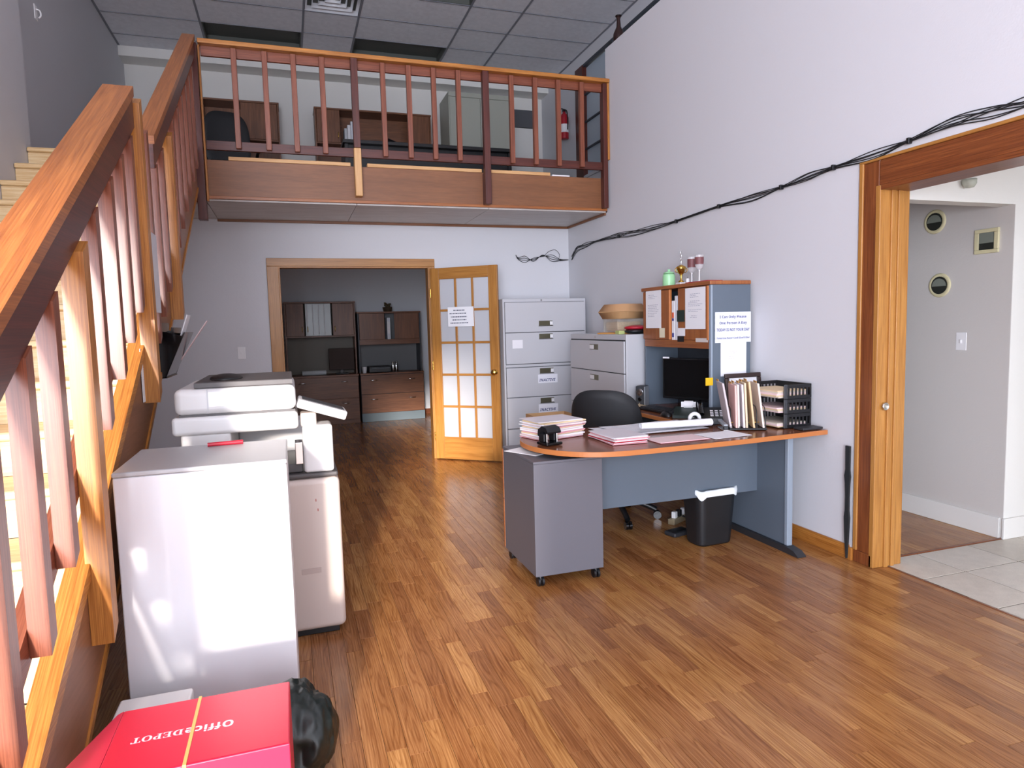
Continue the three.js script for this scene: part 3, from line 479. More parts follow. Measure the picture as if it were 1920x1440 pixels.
{ // mobile pedestal
  const x0 = 1.178, x1 = 1.575, z0 = -3.765, z1 = -3.24, t = thing('mobile_pedestal', 'dark grey mobile drawer pedestal on castors under the desk end', 'pedestal', [1.376, 0, -3.5]);
  B('body', x0, x1, 0.06, 0.668, z0, z1, M.greyLam2, t, 0.003, 'y'); B('top', x0 - 0.002, x1 + 0.002, 0.668, 0.682, z0 - 0.002, z1 + 0.003, M.greyLam2, t, 0.003, 'x');
  for (const [a, b] of [[0.065, 0.36], [0.365, 0.664]]) { const d = own(t, B('drawer', x0 - 0.002, x1 + 0.002, a, b, z0 - 0.02, z0 - 0.001, M.cherryFront, t, 0.003)); put('handle', tube([[1.31, b - 0.06, z0 - 0.02], [1.32, b - 0.06, z0 - 0.045], [1.43, b - 0.06, z0 - 0.045], [1.44, b - 0.06, z0 - 0.02]], 0.005, 20, 6), M.chrome, d); }
  for (const [x, z] of [[x0 + 0.035, z1 - 0.03], [x1 - 0.035, z1 - 0.03], [x0 + 0.035, z0 + 0.035], [x1 - 0.035, z0 + 0.035], [x1 + 0.0, z1 - 0.05]].slice(0, 4)) {
    const c = put('castor', merge([new THREE.CylinderGeometry(0.025, 0.025, 0.012, 18).rotateZ(Math.PI / 2).translate(x - 0.011, 0.025, z), new THREE.CylinderGeometry(0.025, 0.025, 0.012, 18).rotateZ(Math.PI / 2).translate(x + 0.011, 0.025, z), new THREE.CylinderGeometry(0.009, 0.014, 0.026, 12).translate(x, 0.048, z)]), M.black, t);
  }
  const e = thing('loose_sheet', 'white sheet of paper on the mobile pedestal', 'paper', [1.27, 0.682, -3.54], { turn: 0.5 }); B('sheet', -0.09, 0.09, 0.0005, 0.0025, -0.12, 0.12, M.paper, e, 0);
}
// hutch over the return
{
  const x0 = 2.67, x1 = 2.985, zn = -3.822, zf = -4.722, yt = 1.66, t = thing('desk_hutch', 'cherry and grey desk hutch with papers pinned on its doors', 'hutch', [2.83, YD, -4.27]);
  B('side_panel', x0 + 0.012, x1, YD, yt - 0.027, zn - 0.022, zn, M.greyLam, t, 0.002, 'y'); B('panel_edge', x0 + 0.0, x0 + 0.016, YD, yt - 0.027, zn - 0.024, zn + 0.002, M.greyEdge, t, 0.004, 'y');
  B('side_panel', x0 + 0.012, x1, YD, yt - 0.027, zf, zf + 0.022, M.greyLam, t, 0.002, 'y');
  B('top_board', x0 - 0.012, x1 + 0.0, yt - 0.027, yt, zf - 0.008, zn + 0.008, M.cherryFront, t, 0.006, 'z');
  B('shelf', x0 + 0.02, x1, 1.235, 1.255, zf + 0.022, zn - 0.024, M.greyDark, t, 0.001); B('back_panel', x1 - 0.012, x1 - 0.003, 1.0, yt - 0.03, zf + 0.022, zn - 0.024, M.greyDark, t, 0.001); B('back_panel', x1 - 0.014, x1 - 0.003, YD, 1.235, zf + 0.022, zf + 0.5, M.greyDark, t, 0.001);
  const z1 = on(1256, 590, 'x', x0).z, z2 = on(1271, 590, 'x', x0).z;
  const d1 = own(t, B('door', x0, x0 + 0.018, 1.262, yt - 0.03, zf + 0.004, z1, M.cherryFront, t, 0.003, 'y')), d2 = own(t, B('door', x0, x0 + 0.018, 1.262, yt - 0.03, z2, zn - 0.026, M.cherryFront, t, 0.003, 'y'));
  B('door_edge', x0 - 0.004, x0 + 0.016, 1.262, yt - 0.03, z1 - 0.016, z1 + 0.001, M.cherryLitEdge, d1, 0.004, 'y'); B('door_edge', x0 - 0.004, x0 + 0.016, 1.262, yt - 0.03, zn - 0.045, zn - 0.026, M.cherryLitEdge, d2, 0.004, 'y');
  B('rail', x0 + 0.004, x0 + 0.02, 1.205, 1.26, zf + 0.022, zn - 0.026, M.cherryFront, t, 0.002, 'z');
  // papers on the doors and the side
  const sheet = (name, lab, cat, px0, py0, px1, py1, tex, mat, off = 0.0016, group) => { const a = on(px0, py0, 'x', x0), b = on(px1, py1, 'x', x0); const m = tag(put(name, new THREE.BoxGeometry(Math.abs(b.z - a.z), Math.abs(a.y - b.y), 0.001), mat || std({ map: tex, roughness: 0.8 })), lab, cat, group); m.rotation.y = -Math.PI / 2; m.position.set(x0 - off - 0.004, (a.y + b.y) / 2, (a.z + b.z) / 2); return m; };
  sheet('paper_sheet', 'typed sheet on the far door of the desk hutch', 'paper', 1212, 546, 1241, 615, pageB);
  sheet('paper_sheet', 'typed sheet on the near door of the desk hutch', 'paper', 1286, 541, 1324, 617, pageA);
  sheet('paper_scrap', 'cream paper scrap below the sheet on the far hutch door', 'note', 1238, 615, 1248, 633, null, paint('#ebe2c4', 0.8), 0.003);
  sheet('paper_card', 'white card on the near hutch door above a small black card', 'card', 1272, 615, 1286, 630, null, M.paper, 0.003);
  sheet('paper_card', 'small black card hanging below the white card on the hutch', 'card', 1272, 630, 1284, 641, null, M.black, 0.004);
  sheet('paper_card', 'dark green card on the near hutch door', 'card', 1271, 582, 1285, 603, null, paint('#1c2f2a', 0.5), 0.003);
  sheet('name_label', 'narrow grey label strip on the hutch rail', 'label', 1305, 634, 1328, 642, null, paint('#d4cbc6', 0.6), -0.0015);
  const f = on(1228, 653, 'x', x1 - 0.014); const gn = tag(put('sticky_note', new THREE.BoxGeometry(0.1, 0.04, 0.001), paint('#8edb4a', 0.7)), 'bright green sticky note under the hutch', 'sticky note'); gn.rotation.y = -Math.PI / 2; gn.position.set(x1 - 0.0146, f.y, f.z);
  const ws = on(1222, 700, 'x', x1 - 0.014); const wl = tag(put('paper_sheet', new THREE.BoxGeometry(0.16, 0.27, 0.001), std({ map: pageB, roughness: 0.8 })), 'tall white list hanging beside the monitor', 'paper'); wl.rotation.y = -Math.PI / 2; wl.position.set(x1 - 0.0146, ws.y, ws.z);
  // binders standing in the open slot
  for (const [k, w, h, c, lab] of [[0, 0.036, 0.29, '#f3f3f6', 'white binder with an orange mark in the hutch slot'], [1, 0.03, 0.325, '#e6e7ec', 'taller plain white binder in the hutch slot']]) {
    const za = z1 + 0.008 + k * 0.04, b = thing('binder', lab, 'binder', [x0 + 0.13, 1.255, za + w / 2]);
    B('cover', x0 + 0.01, x0 + 0.26, 1.2555, 1.2555 + h, za, za + w, paint(c, 0.5), b, 0.003, 'y');
    if (!k) { B('spine_mark', x0 + 0.008, x0 + 0.011, 1.42, 1.46, za + 0.008, za + 0.03, paint('#e2633a', 0.6), b, 0); B('spine_mark', x0 + 0.008, x0 + 0.011, 1.40, 1.418, za + 0.008, za + 0.03, paint('#3a3f8c', 0.6), b, 0); B('spine_mark', x0 + 0.008, x0 + 0.011, 1.28, 1.31, za + 0.008, za + 0.03, paint('#3a3f8c', 0.6), b, 0); }
  }
  // sign and sheet on the near side
  const sg = print(512, 424, (x, w) => { x.fillStyle = '#1e2272'; x.textAlign = 'center'; x.font = 'bold 46px sans-serif'; x.fillText('I Can Only Please', 256, 84); x.fillText('One Person A Day', 256, 168); x.font = 'bold 55px sans-serif'; x.fillText('TODAY IS NOT YOUR DAY', 256, 266, 470); x.font = 'italic bold 34px sans-serif'; x.fillText("Tomorrow Doesn't Look Good Either", 256, 372, 476); }, '#e3e6ee');
  const a = on(1339, 584, 'z', zn), b = on(1411, 642, 'z', zn);
  const sn = tag(put('sign', new THREE.BoxGeometry(0.285, 0.205, 0.003), std({ map: sg, roughness: 0.4 })), 'white sign about pleasing one person a day on the hutch side', 'sign'); sn.position.set((a.x + b.x) / 2 - 0.008, (a.y + b.y) / 2, zn + 0.005);
  const c = on(1375, 672, 'z', zn), sh = tag(put('paper_sheet', new THREE.BoxGeometry(0.205, 0.235, 0.001), std({ map: pageC, roughness: 0.8 })), 'white sheet hanging below the sign on the hutch side', 'paper'); sh.position.set(c.x, c.y, zn + 0.002);
  const yn = on(1324, 715, 'z', zn - 0.03); const st = tag(put('sticky_note', new THREE.BoxGeometry(0.058, 0.052, 0.001), paint('#f2c21c', 0.7)), 'yellow sticky note on the hutch panel edge by the monitor', 'sticky note'); st.position.set(2.655, yn.y, zn + 0.004);
  // on top of the hutch
  const top = yt + 0.0005, P = (px, py) => { const q = on(px, py, 'y', yt + 0.02); return [Math.min(2.92, Math.max(2.72, q.x)), q.z]; };
  const at = (px, z) => { const r = on(px, 500, 'z', z); return r.x; };
  const jar = thing('jar', 'pale mint green lidded jar on the hutch', 'jar', [at(1254, -4.55), top, -4.55], { turn: 0 });
  put('body', lathe([[0.001, 0], [0.045, 0], [0.048, 0.006], [0.048, 0.085], [0.04, 0.1], [0.001, 0.1]], 28), paint('#a5dfa9', 0.3), jar); put('lid', lathe([[0.001, 0.1], [0.042, 0.1], [0.036, 0.112], [0.012, 0.118], [0.008, 0.122], [0.013, 0.132], [0.001, 0.136]], 24), paint('#a5dfa9', 0.3), jar);
  const tr = thing('trophy', 'small gold trophy cup with a winged figure on the hutch', 'trophy', [at(1277, -4.42), top, -4.42], { turn: 0 });
  B('base', -0.03, 0.03, 0, 0.025, -0.03, 0.03, M.white, tr, 0.003); put('stem', lathe([[0.001, 0.025], [0.022, 0.025], [0.02, 0.035], [0.007, 0.045], [0.008, 0.075], [0.014, 0.085], [0.001, 0.085]], 20), M.brass, tr); put('cup', lathe([[0.004, 0.084], [0.02, 0.092], [0.034, 0.125], [0.036, 0.14], [0.022, 0.15], [0.008, 0.156], [0.001, 0.16]], 24), M.brass, tr);
  for (const s of [-1, 1]) put('handle', new THREE.TorusGeometry(0.018, 0.003, 6, 16, Math.PI * 1.2).rotateZ(s > 0 ? -1.9 : 1.2).translate(s * 0.034, 0.118, 0), M.brass, tr);
  put('figure', tube([[0, 0.158, 0], [0.002, 0.185, 0], [-0.002, 0.2, 0.002], [0.004, 0.222, 0], [-0.004, 0.245, 0], [0.001, 0.265, 0]], 0.0045, 24, 6), M.chrome, tr);
  const gl = new THREE.MeshPhysicalMaterial({ color: '#f4f2f4', roughness: 0.05, transmission: 0.9, thickness: 0 });
  [[1297, -4.28, 'etched wine glass with brown band behind the other on the hutch', 0.2], [1311, -4.16, 'etched wine glass with brown band standing on the red tray', 0.19]].forEach(([px, z, lab, h]) => {
    const w = thing('wine_glass', lab, 'wine glass', [at(px, z), top + (px > 1300 ? 0.012 : 0), z], { turn: 0 });
    put('bowl', lathe([[0.006, 0.085], [0.022, 0.095], [0.03, 0.12], [0.031, h]], 24), std({ color: '#e9e6e8', roughness: 0.1, transparent: true, opacity: 0.35, side: THREE.DoubleSide }), w); put('band', lathe([[0.0305, 0.125], [0.0318, 0.15], [0.0318, h - 0.015]], 24), std({ color: '#7b4a4c', roughness: 0.5, side: THREE.DoubleSide }), w); put('stem', lathe([[0.001, 0], [0.03, 0], [0.028, 0.004], [0.005, 0.01], [0.004, 0.075], [0.007, 0.086], [0.001, 0.087]], 20), std({ color: '#eceaec', roughness: 0.15 }), w);
  });
  const pd = thing('candle', 'small white candle beside the trophy', 'candle', [at(1289, -4.34), top, -4.34], { turn: 0 }); put('wax', lathe([[0.001, 0], [0.014, 0], [0.013, 0.045], [0.008, 0.05], [0.001, 0.05]], 16), M.white, pd); put('wick', new THREE.CylinderGeometry(0.0012, 0.0012, 0.012, 6).translate(0, 0.056, 0), M.black, pd);
  tag(put('tray', boxGeo(2.73, 2.86, top, top + 0.0115, -4.22, -3.95, 0.005), M.redThing), 'flat dark red case on the hutch', 'case');
}

// ---------------------------------------------------------------- things on the desk
const TOP = YD + 0.0025;
const onDesk = (px, py) => on(px, py, 'y', YD);
function stackOf(name, label, cat, x, z, turn, sheets) { // a pile of folders, each a part
  const t = thing(name, label, cat, [x, TOP, z], { turn }); let y = 0;
  for (const [w, d, h, mat, dx, dz, rot] of sheets) { const g = boxGeo(-w / 2, w / 2, 0, h, -d / 2, d / 2, 0.0012); g.rotateY(rot); g.translate(dx, y, dz); put(mat === M.paper ? 'sheet' : 'folder', g, mat, t); y += h + 0.0004; }
  return t;
}
{
  const p = onDesk(1040, 815), rows = []; for (let k = 0; k < 15; k++) rows.push([0.3, 0.23, rr(0.004, 0.009), [M.pinkFolder, M.paper, M.pinkLight, M.paper, M.manila][k % 5], rr(-0.012, 0.012), rr(-0.01, 0.01), rr(-0.09, 0.09)]);
  rows.push([0.29, 0.225, 0.004, M.paper, 0, 0, -0.2], [0.3, 0.235, 0.003, paint('#d9d2d6', 0.8), -0.01, 0, -0.16]);
  stackOf('folder_stack', 'tall stack of pink folders and papers at the rounded desk end', 'folders', 1.455, -3.66, 0.3, rows);
  const q = onDesk(1145, 830), r2 = []; for (let k = 0; k < 7; k++) r2.push([0.21, 0.3, rr(0.003, 0.007), [M.pinkFolder, M.paper, M.redThing, M.paper, M.pinkLight][k % 5], rr(-0.008, 0.008), rr(-0.008, 0.008), rr(-0.07, 0.07)]);
  r2.push([0.21, 0.3, 0.003, paint('#d9d2d6', 0.8), 0.0, 0, 0.06]);
  stackOf('folder_stack', 'low pile of pink folders in front of the drawings', 'folders', 1.735, -3.365, 0.02, r2);
  // hole punch
  const h = onDesk(1031, 836), t = thing('hole_punch', 'black two hole punch standing in front of the tall folder stack', 'hole punch', [1.335, TOP, -3.40], { turn: 0.25 });
  B('base', -0.055, 0.055, 0, 0.018, -0.05, 0.05, M.blackGloss, t, 0.008);
  for (const s of [-1, 1]) { B('bracket', s * 0.034 - 0.013, s * 0.034 + 0.013, 0.018, 0.065, -0.04, 0.012, M.black, t, 0.006); put('pin', new THREE.CylinderGeometry(0.005, 0.005, 0.05, 10).translate(s * 0.034, 0.045, 0.022), M.chrome, t); }
  put('lever', sideGeo([[-0.05, 0.05], [-0.045, 0.085], [-0.01, 0.105], [0.03, 0.098], [0.045, 0.075], [0.04, 0.066], [0.01, 0.08], [-0.02, 0.07], [-0.035, 0.045]], -0.046, 0.046, 'x'), M.black, t);
  // drawings, roll, flat sheets
  const dr = thing('drawing_sheets', 'large sheets of drawings spread on the desk', 'drawings', [2.10, TOP, -3.60], { turn: 0.02 });
  const sheetGeo = (w, d, f) => { const g = new THREE.PlaneGeometry(w, d, 24, 10); g.rotateX(-Math.PI / 2); const p = g.attributes.position; for (let i = 0; i < p.count; i++) p.setY(i, f(p.getX(i) / w, p.getZ(i) / d)); const b = g.clone(); b.translate(0, -0.0008, 0); g.computeVertexNormals(); return g; };
  const dm = std({ map: drawing, roughness: 0.85, side: THREE.DoubleSide });
  put('sheet', sheetGeo(0.66, 0.34, (u, v) => 0.004 + 0.03 * Math.max(0, -u - 0.36) * 6 * Math.max(0, -u - 0.36)).translate(-0.02, 0, -0.03), dm, dr); put('sheet', sheetGeo(0.6, 0.3, (u, v) => 0.008 + 0.006 * Math.max(0, v) + 0.002 * Math.sin(u * 9)).rotateY(0.06).translate(0.03, 0, -0.06), dm, dr);
  const ro = thing('paper_roll', 'loosely rolled white sheet lying across the drawings', 'paper roll', [2.20, TOP + 0.017, -3.50], { turn: -0.12 }); put('roll', new THREE.CylinderGeometry(0.021, 0.026, 0.46, 18, 1, true).rotateZ(Math.PI / 2).scale(1, 0.85, 1).translate(0, 0.022, 0), std({ color: '#f5f4f7', roughness: 0.8, side: THREE.DoubleSide }), ro); put('inner_turn', new THREE.CylinderGeometry(0.013, 0.015, 0.455, 16, 1, true).rotateZ(Math.PI / 2).translate(0, 0.018, 0), std({ color: '#e7e6ea', roughness: 0.8, side: THREE.DoubleSide }), ro);
  const pf = onDesk(1260, 822), fd = thing('flat_folder', 'pale pink folder lying flat at the front edge of the desk', 'folder', [2.03, TOP, -3.25], { turn: 0.02 }); B('back_cover', -0.15, 0.17, 0, 0.002, -0.07, 0.1, M.pinkFolder, fd, 0); B('front_cover', -0.15, 0.165, 0.002, 0.004, -0.07, 0.094, M.pinkLight, fd, 0);
  const fs = thing('flat_sheet', 'plain white sheet lying flat beside the pink folder', 'paper', [2.345, TOP, -3.235], { turn: 0.08 }); B('sheet', -0.13, 0.13, 0, 0.0015, -0.1, 0.09, M.paper, fs, 0);
}
{ // monitor on the return, turned to the chair
  const b = onDesk(1272, 764), t = thing('monitor', 'black computer monitor switched off under the hutch', 'monitor', [2.79, TOP, -4.29], { turn: -1.20 });
  B('bezel', -0.215, 0.215, 0.075, 0.385, -0.02, 0.012, M.black, t, 0.006); B('screen', -0.2, 0.2, 0.095, 0.372, 0.011, 0.0135, M.screen, t, 0.001); B('stand_neck', -0.035, 0.035, 0.01, 0.15, -0.045, -0.02, M.black, t, 0.005); put('stand_foot', new THREE.CylinderGeometry(0.11, 0.12, 0.014, 28).scale(1, 1, 0.75).translate(0, 0.007, -0.01), M.black, t);
  const s = tag(put('paper_strip', new THREE.BoxGeometry(0.06, 0.012, 0.001), M.paper), 'small white tag on the top corner of the monitor', 'tag'); s.position.set(-0.18, 0.385, 0.0128).applyMatrix4((t.updateMatrixWorld(true), t.matrixWorld)); s.rotation.y = t.rotation.y;
  const k = thing('keyboard', 'black keyboard in front of the monitor', 'keyboard', [2.58, TOP, -4.285], { turn: -1.5 }); B('case', -0.215, 0.215, 0, 0.018, -0.07, 0.07, M.black, k, 0.005);
  for (let r = 0; r < 5; r++) for (let c = 0; c < 14; c++) B('key', -0.205 + c * 0.0293, -0.205 + c * 0.0293 + 0.025, 0.018, 0.024, -0.06 + r * 0.0245, -0.06 + r * 0.0245 + 0.02, M.dark, k, 0);
  const sp = onDesk(1197, 757), q = thing('speaker', 'small silver and black desktop speaker beside the monitor', 'speaker', [2.625, TOP, -4.665], { turn: -0.9 });
  B('case', -0.037, 0.037, 0, 0.16, -0.05, 0.04, M.black, q, 0.008); B('front', -0.036, 0.036, 0.003, 0.157, 0.04, 0.046, paint('#3a3c40', 0.4), q, 0.003); B('side_trim', 0.034, 0.04, 0.004, 0.156, -0.04, 0.046, paint('#aeb2b8', 0.35, 0.4), q, 0.002);
  put('cone', lathe([[0.001, 0.004], [0.012, 0.007], [0.016, 0.002], [0.026, 0.006], [0.028, 0.001]], 22).rotateX(Math.PI / 2).translate(-0.002, 0.11, 0.046), M.chrome, q); put('cone', lathe([[0.001, 0.003], [0.01, 0.004], [0.017, 0.001]], 18).rotateX(Math.PI / 2).translate(-0.002, 0.055, 0.046), M.blackGloss, q); put('dial', new THREE.CylinderGeometry(0.006, 0.006, 0.008, 12).rotateX(Math.PI / 2).translate(-0.002, 0.022, 0.05), M.chrome, q);
  const f = thing('manila_folder', 'tan and pink folder lying on the desk return near the speaker', 'folder', [2.52, TOP, -4.60], { turn: 0.1 }); B('lower', -0.075, 0.075, 0, 0.008, -0.1, 0.1, M.pinkLight, f, 0.002); B('upper', -0.075, 0.075, 0.008, 0.016, -0.1, 0.095, paint('#d3bf9a', 0.7), f, 0.002);
  const c = thing('calculator', 'dark desk calculator with a white paper tape before the monitor', 'calculator', [2.58, TOP, -3.96], { turn: -0.7 }); put('case', sideGeo([[-0.09, 0], [-0.09, 0.06], [-0.05, 0.062], [0.09, 0.02], [0.09, 0]], -0.09, 0.09, 'x'), paint('#22302d', 0.4), c); put('tape', new THREE.CylinderGeometry(0.03, 0.03, 0.06, 18).rotateZ(Math.PI / 2).translate(0, 0.075, -0.06), M.white, c); B('paper', -0.05, 0.05, 0.062, 0.1, -0.045, -0.042, M.white, c, 0.001);
  const m = thing('computer_mouse', 'black computer mouse on the desk return', 'mouse', [2.47, TOP, -4.06], { turn: 0 }); put('body', new THREE.SphereGeometry(1, 20, 12, 0, 6.29, 0, Math.PI / 2).scale(0.032, 0.034, 0.055), M.black, m); B('wheel', -0.004, 0.004, 0.024, 0.033, -0.04, -0.022, M.dark, m, 0.002);
}
{ // phone, tape, pencil cup, file sorter, trays, frame
  const p = onDesk(1330, 793), t = thing('desk_phone', 'black office telephone with a sloping keypad', 'telephone', [2.595, TOP, -3.70], { turn: -0.55 });
  put('body', sideGeo([[-0.1, 0], [-0.1, 0.075], [-0.07, 0.085], [0.1, 0.035], [0.11, 0]], -0.1, 0.1, 'x'), M.black, t);
  put('handset', tube([[-0.07, 0.06, 0.1], [-0.075, 0.095, 0.06], [-0.075, 0.115, -0.01], [-0.075, 0.115, -0.07], [-0.07, 0.085, -0.11]], 0.017, 24, 10), M.blackGloss, t);
  for (let r = 0; r < 4; r++) for (let c = 0; c < 3; c++) { const z = -0.02 + r * 0.026; B('key', -0.015 + c * 0.03, 0.007 + c * 0.03, 0, 0.007, -0.008, 0.008, M.paper, t, 0.002); const k = t.children[t.children.length - 1]; k.position.set(0, 0.072 - (z + 0.05) * 0.29, z); k.rotation.x = 0.28; }
  put('cord', tube([[-0.07, 0.05, 0.11], [-0.1, 0.01, 0.15], [-0.05, 0.006, 0.18], [0.02, 0.006, 0.16]], 0.004, 30, 6), M.black, t);
  const d = thing('tape_dispenser', 'black tape dispenser with a white roll on the desk', 'tape dispenser', [2.41, TOP, -3.57], { turn: -0.3 }); put('body', prism([[-0.075, 0], [-0.07, 0.03], [-0.045, 0.05], [-0.01, 0.045], [0.02, 0.02], [0.06, 0.03], [0.075, 0.028], [0.075, 0]], 0.05, 0.003).translate(0, 0.0032, -0.025), M.blackGloss, d); put('roll', new THREE.TorusGeometry(0.03, 0.012, 10, 26).scale(1, 1, 1.2).translate(-0.03, 0.05, 0), M.white, d); B('cutter', 0.062, 0.074, 0.03, 0.038, -0.02, 0.02, M.chrome, d, 0.001);
  const st = thing('stapler', 'grey metal stapler next to the file sorter', 'stapler', [2.47, TOP, -3.42], { turn: 1.2 }); B('base', -0.09, 0.06, 0, 0.008, -0.016, 0.016, M.chrome, st, 0.003); const arm = boxGeo(-0.085, 0.06, 0, 0.018, -0.013, 0.013, 0.005); arm.rotateZ(0.1); arm.translate(0, 0.03, 0); put('arm', arm, paint('#b9bfc6', 0.3, 0.6), st); B('hinge', -0.09, -0.065, 0.008, 0.032, -0.012, 0.012, M.dark, st, 0.003);
  const pc = thing('pencil_cup', 'dark pencil cup holding orange pencils behind the telephone', 'pencil cup', [2.79, TOP, -3.77], { turn: 0 }); put('cup', lathe([[0.001, 0], [0.035, 0], [0.037, 0.09], [0.034, 0.09], [0.032, 0.006], [0.001, 0.006]], 20), M.dark, pc); [[0, 0.1, '#d0651f'], [1.6, -0.12, '#e08a2a'], [3.2, 0.16, '#2c3b86'], [4.6, -0.08, '#d0651f']].forEach(([a, l, c]) => { const g = new THREE.CylinderGeometry(0.0038, 0.0038, 0.17, 6); g.rotateZ(l); g.translate(Math.cos(a) * 0.015, 0.095, Math.sin(a) * 0.015); put('pencil', g, paint(c, 0.5), pc); });
  const wc = thing('note_box', 'white and pink notepad card leaning behind the telephone', 'notepad', [2.86, TOP, -3.775], { turn: -0.1 }); B('pad', -0.045, 0.045, 0, 0.095, -0.012, 0.012, M.paper, wc, 0.002); B('stripe', -0.035, 0.035, 0.04, 0.048, 0.012, 0.0128, M.pinkFolder, wc, 0);
  const fr = thing('picture_frame', 'dark wooden picture frame standing behind the file sorter', 'picture frame', [2.855, TOP, -3.70], { turn: -0.12 }); fr.rotation.x = -0.12;
  B('print', -0.105, 0.105, 0.03, 0.28, -0.004, 0.0, M.paper, fr, 0); for (const [a, b, c, e] of [[-0.13, 0.13, 0.005, 0.032], [-0.13, 0.13, 0.275, 0.305], [-0.13, -0.102, 0.032, 0.275], [0.102, 0.13, 0.032, 0.275]]) B('moulding', a, b, c, e, -0.01, 0.012, paint('#33211e', 0.3), fr, 0.004); B('strut', -0.03, 0.03, 0.005, 0.2, -0.02, -0.012, M.black, fr, 0.001);
  // wire sorter with folders
  const so = onDesk(1395, 800), s = thing('file_sorter', 'black wire file sorter on the desk', 'file sorter', [2.612, TOP, -3.395], { turn: -0.44 });
  B('base', -0.11, 0.11, 0, 0.012, -0.1, 0.1, M.black, s, 0.004); for (let k = 0; k < 5; k++) { const x = -0.1 + k * 0.05; put('divider', tube([[x, 0.01, -0.1], [x, 0.12, -0.1], [x, 0.135, -0.08], [x, 0.135, 0.06], [x, 0.12, 0.08], [x, 0.01, 0.1]], 0.0028, 30, 6), M.black, s); }
  for (const x of [-0.075, -0.025, 0.025, 0.075]) for (const z of [-0.06, 0.02]) B('slot_bar', x - 0.022, x + 0.022, 0.035, 0.04, z, z + 0.004, M.brass, s, 0.001);
  s.updateMatrixWorld(true);
  const fl = [[-0.098, 0.3, '#cfc4c6', 'grey pink folder leaning at the end of the file sorter', 0.27], [-0.066, 0.05, '#edc0b8', 'pink folder standing in the file sorter', 0.255], [-0.052, 0.05, '#f0e6df', 'cream folder with a tan tab in the file sorter', 0.26], [-0.022, 0.08, '#efe4ea', 'pale lilac folder in the middle of the file sorter', 0.26], [-0.006, 0.08, '#e7cfae', 'tan folder in the middle of the file sorter', 0.27], [0.035, 0.18, '#e2c59a', 'tan tabbed folder near the trays in the file sorter', 0.275], [0.09, 0.42, '#f3e4da', 'cream folder bowed outwards at the file sorter end', 0.265]];
  for (const [x, lean, c, lab, h] of fl) {
    const f = thing('file_folder', lab, 'folder', [0, 0, 0], { turn: s.rotation.y, group: 'folders in the wire sorter' }); f.position.copy(new THREE.Vector3(x, 0.014, 0).applyMatrix4(s.matrixWorld));
    const g = boxGeo(-0.006, 0.006, 0, h, -0.095, 0.1, 0.003, 'y'), p = g.attributes.position; for (let i = 0; i < p.count; i++) { const y = p.getY(i); p.setX(i, p.getX(i) - lean * y * (lean > 0.35 ? 1 - 0.5 * y / h : 1) * 0.6); } g.computeVertexNormals(); put('cover', g, paint(c, 0.75), f);
    const tb = boxGeo(-0.002, 0.002, h - 0.004, h + 0.012, -0.06 + x * 0.5, 0.01 + x * 0.5, 0.001); const tp = tb.attributes.position; for (let i = 0; i < tp.count; i++) tp.setX(i, tp.getX(i) - lean * tp.getY(i) * (lean > 0.35 ? 0.5 : 1) * 0.6); put('tab', tb, paint('#c79a5a', 0.7), f);
  }
  // three stacked letter trays with slotted sides
  const tz0 = -3.56, tz1 = -3.255;
  for (let k = 0; k < 3; k++) {
    const y = TOP + k * 0.088, t = thing('letter_tray', ['lowest black letter tray of the stack at the wall', 'middle black letter tray of the stack at the wall', 'top black letter tray of the stack at the wall'][k], 'letter tray', [2.89, y, -3.41], { group: 'stacked black letter trays' });
    const ax = 2.79, bx = 2.988;
    B('floor_plate', ax, bx, y, y + 0.006, tz0, tz1, M.black, t, 0.001);
    for (const z of [tz0, tz1 - 0.006]) { B('side_rim', ax, bx, y + 0.065, y + 0.0865, z, z + 0.006, M.black, t, 0.002); B('side_sill', ax, bx, y + 0.006, y + 0.02, z, z + 0.006, M.black, t, 0.001); for (let i = 0; i < 8; i++) B('side_slat', ax + i * 0.0268, ax + i * 0.0268 + 0.01, y + 0.02, y + 0.065, z, z + 0.006, M.black, t, 0.001); }
    B('end_wall', bx - 0.006, bx, y + 0.006, y + 0.0865, tz0 + 0.006, tz1 - 0.006, M.black, t, 0.001);
    B('corner_post', ax - 0.004, ax + 0.02, y + 0.002, y + 0.087, tz1 - 0.008, tz1 + 0.003, paint('#3a3c40', 0.25), t, 0.003);
    const n = [3, 4, 5][k], pile = thing('paper_pile', ['pale papers in the lowest letter tray', 'manila papers in the middle letter tray', 'thick manila files in the top letter tray'][k], 'papers', [2.84, y + 0.006, -3.35]);
    let yy = y + 0.0065; for (let i = 0; i < n; i++) { const h = 0.006 + rnd() * 0.005; B(i % 2 ? 'sheet' : 'folder', ax - 0.045 + rr(0, 0.02), bx - 0.02, yy, yy + h, tz0 + 0.015, tz1 - 0.02, [M.manila, M.pinkLight, paint('#d9cdbd', 0.8)][(i + k) % 3], pile, 0.001); yy += h; }
  }
  tag(put('planner', boxGeo(2.83, 2.975, TOP, TOP + 0.014, -3.225, -3.145, 0.003), M.dark), 'slim dark planner at the wall end of the desk', 'planner');
}
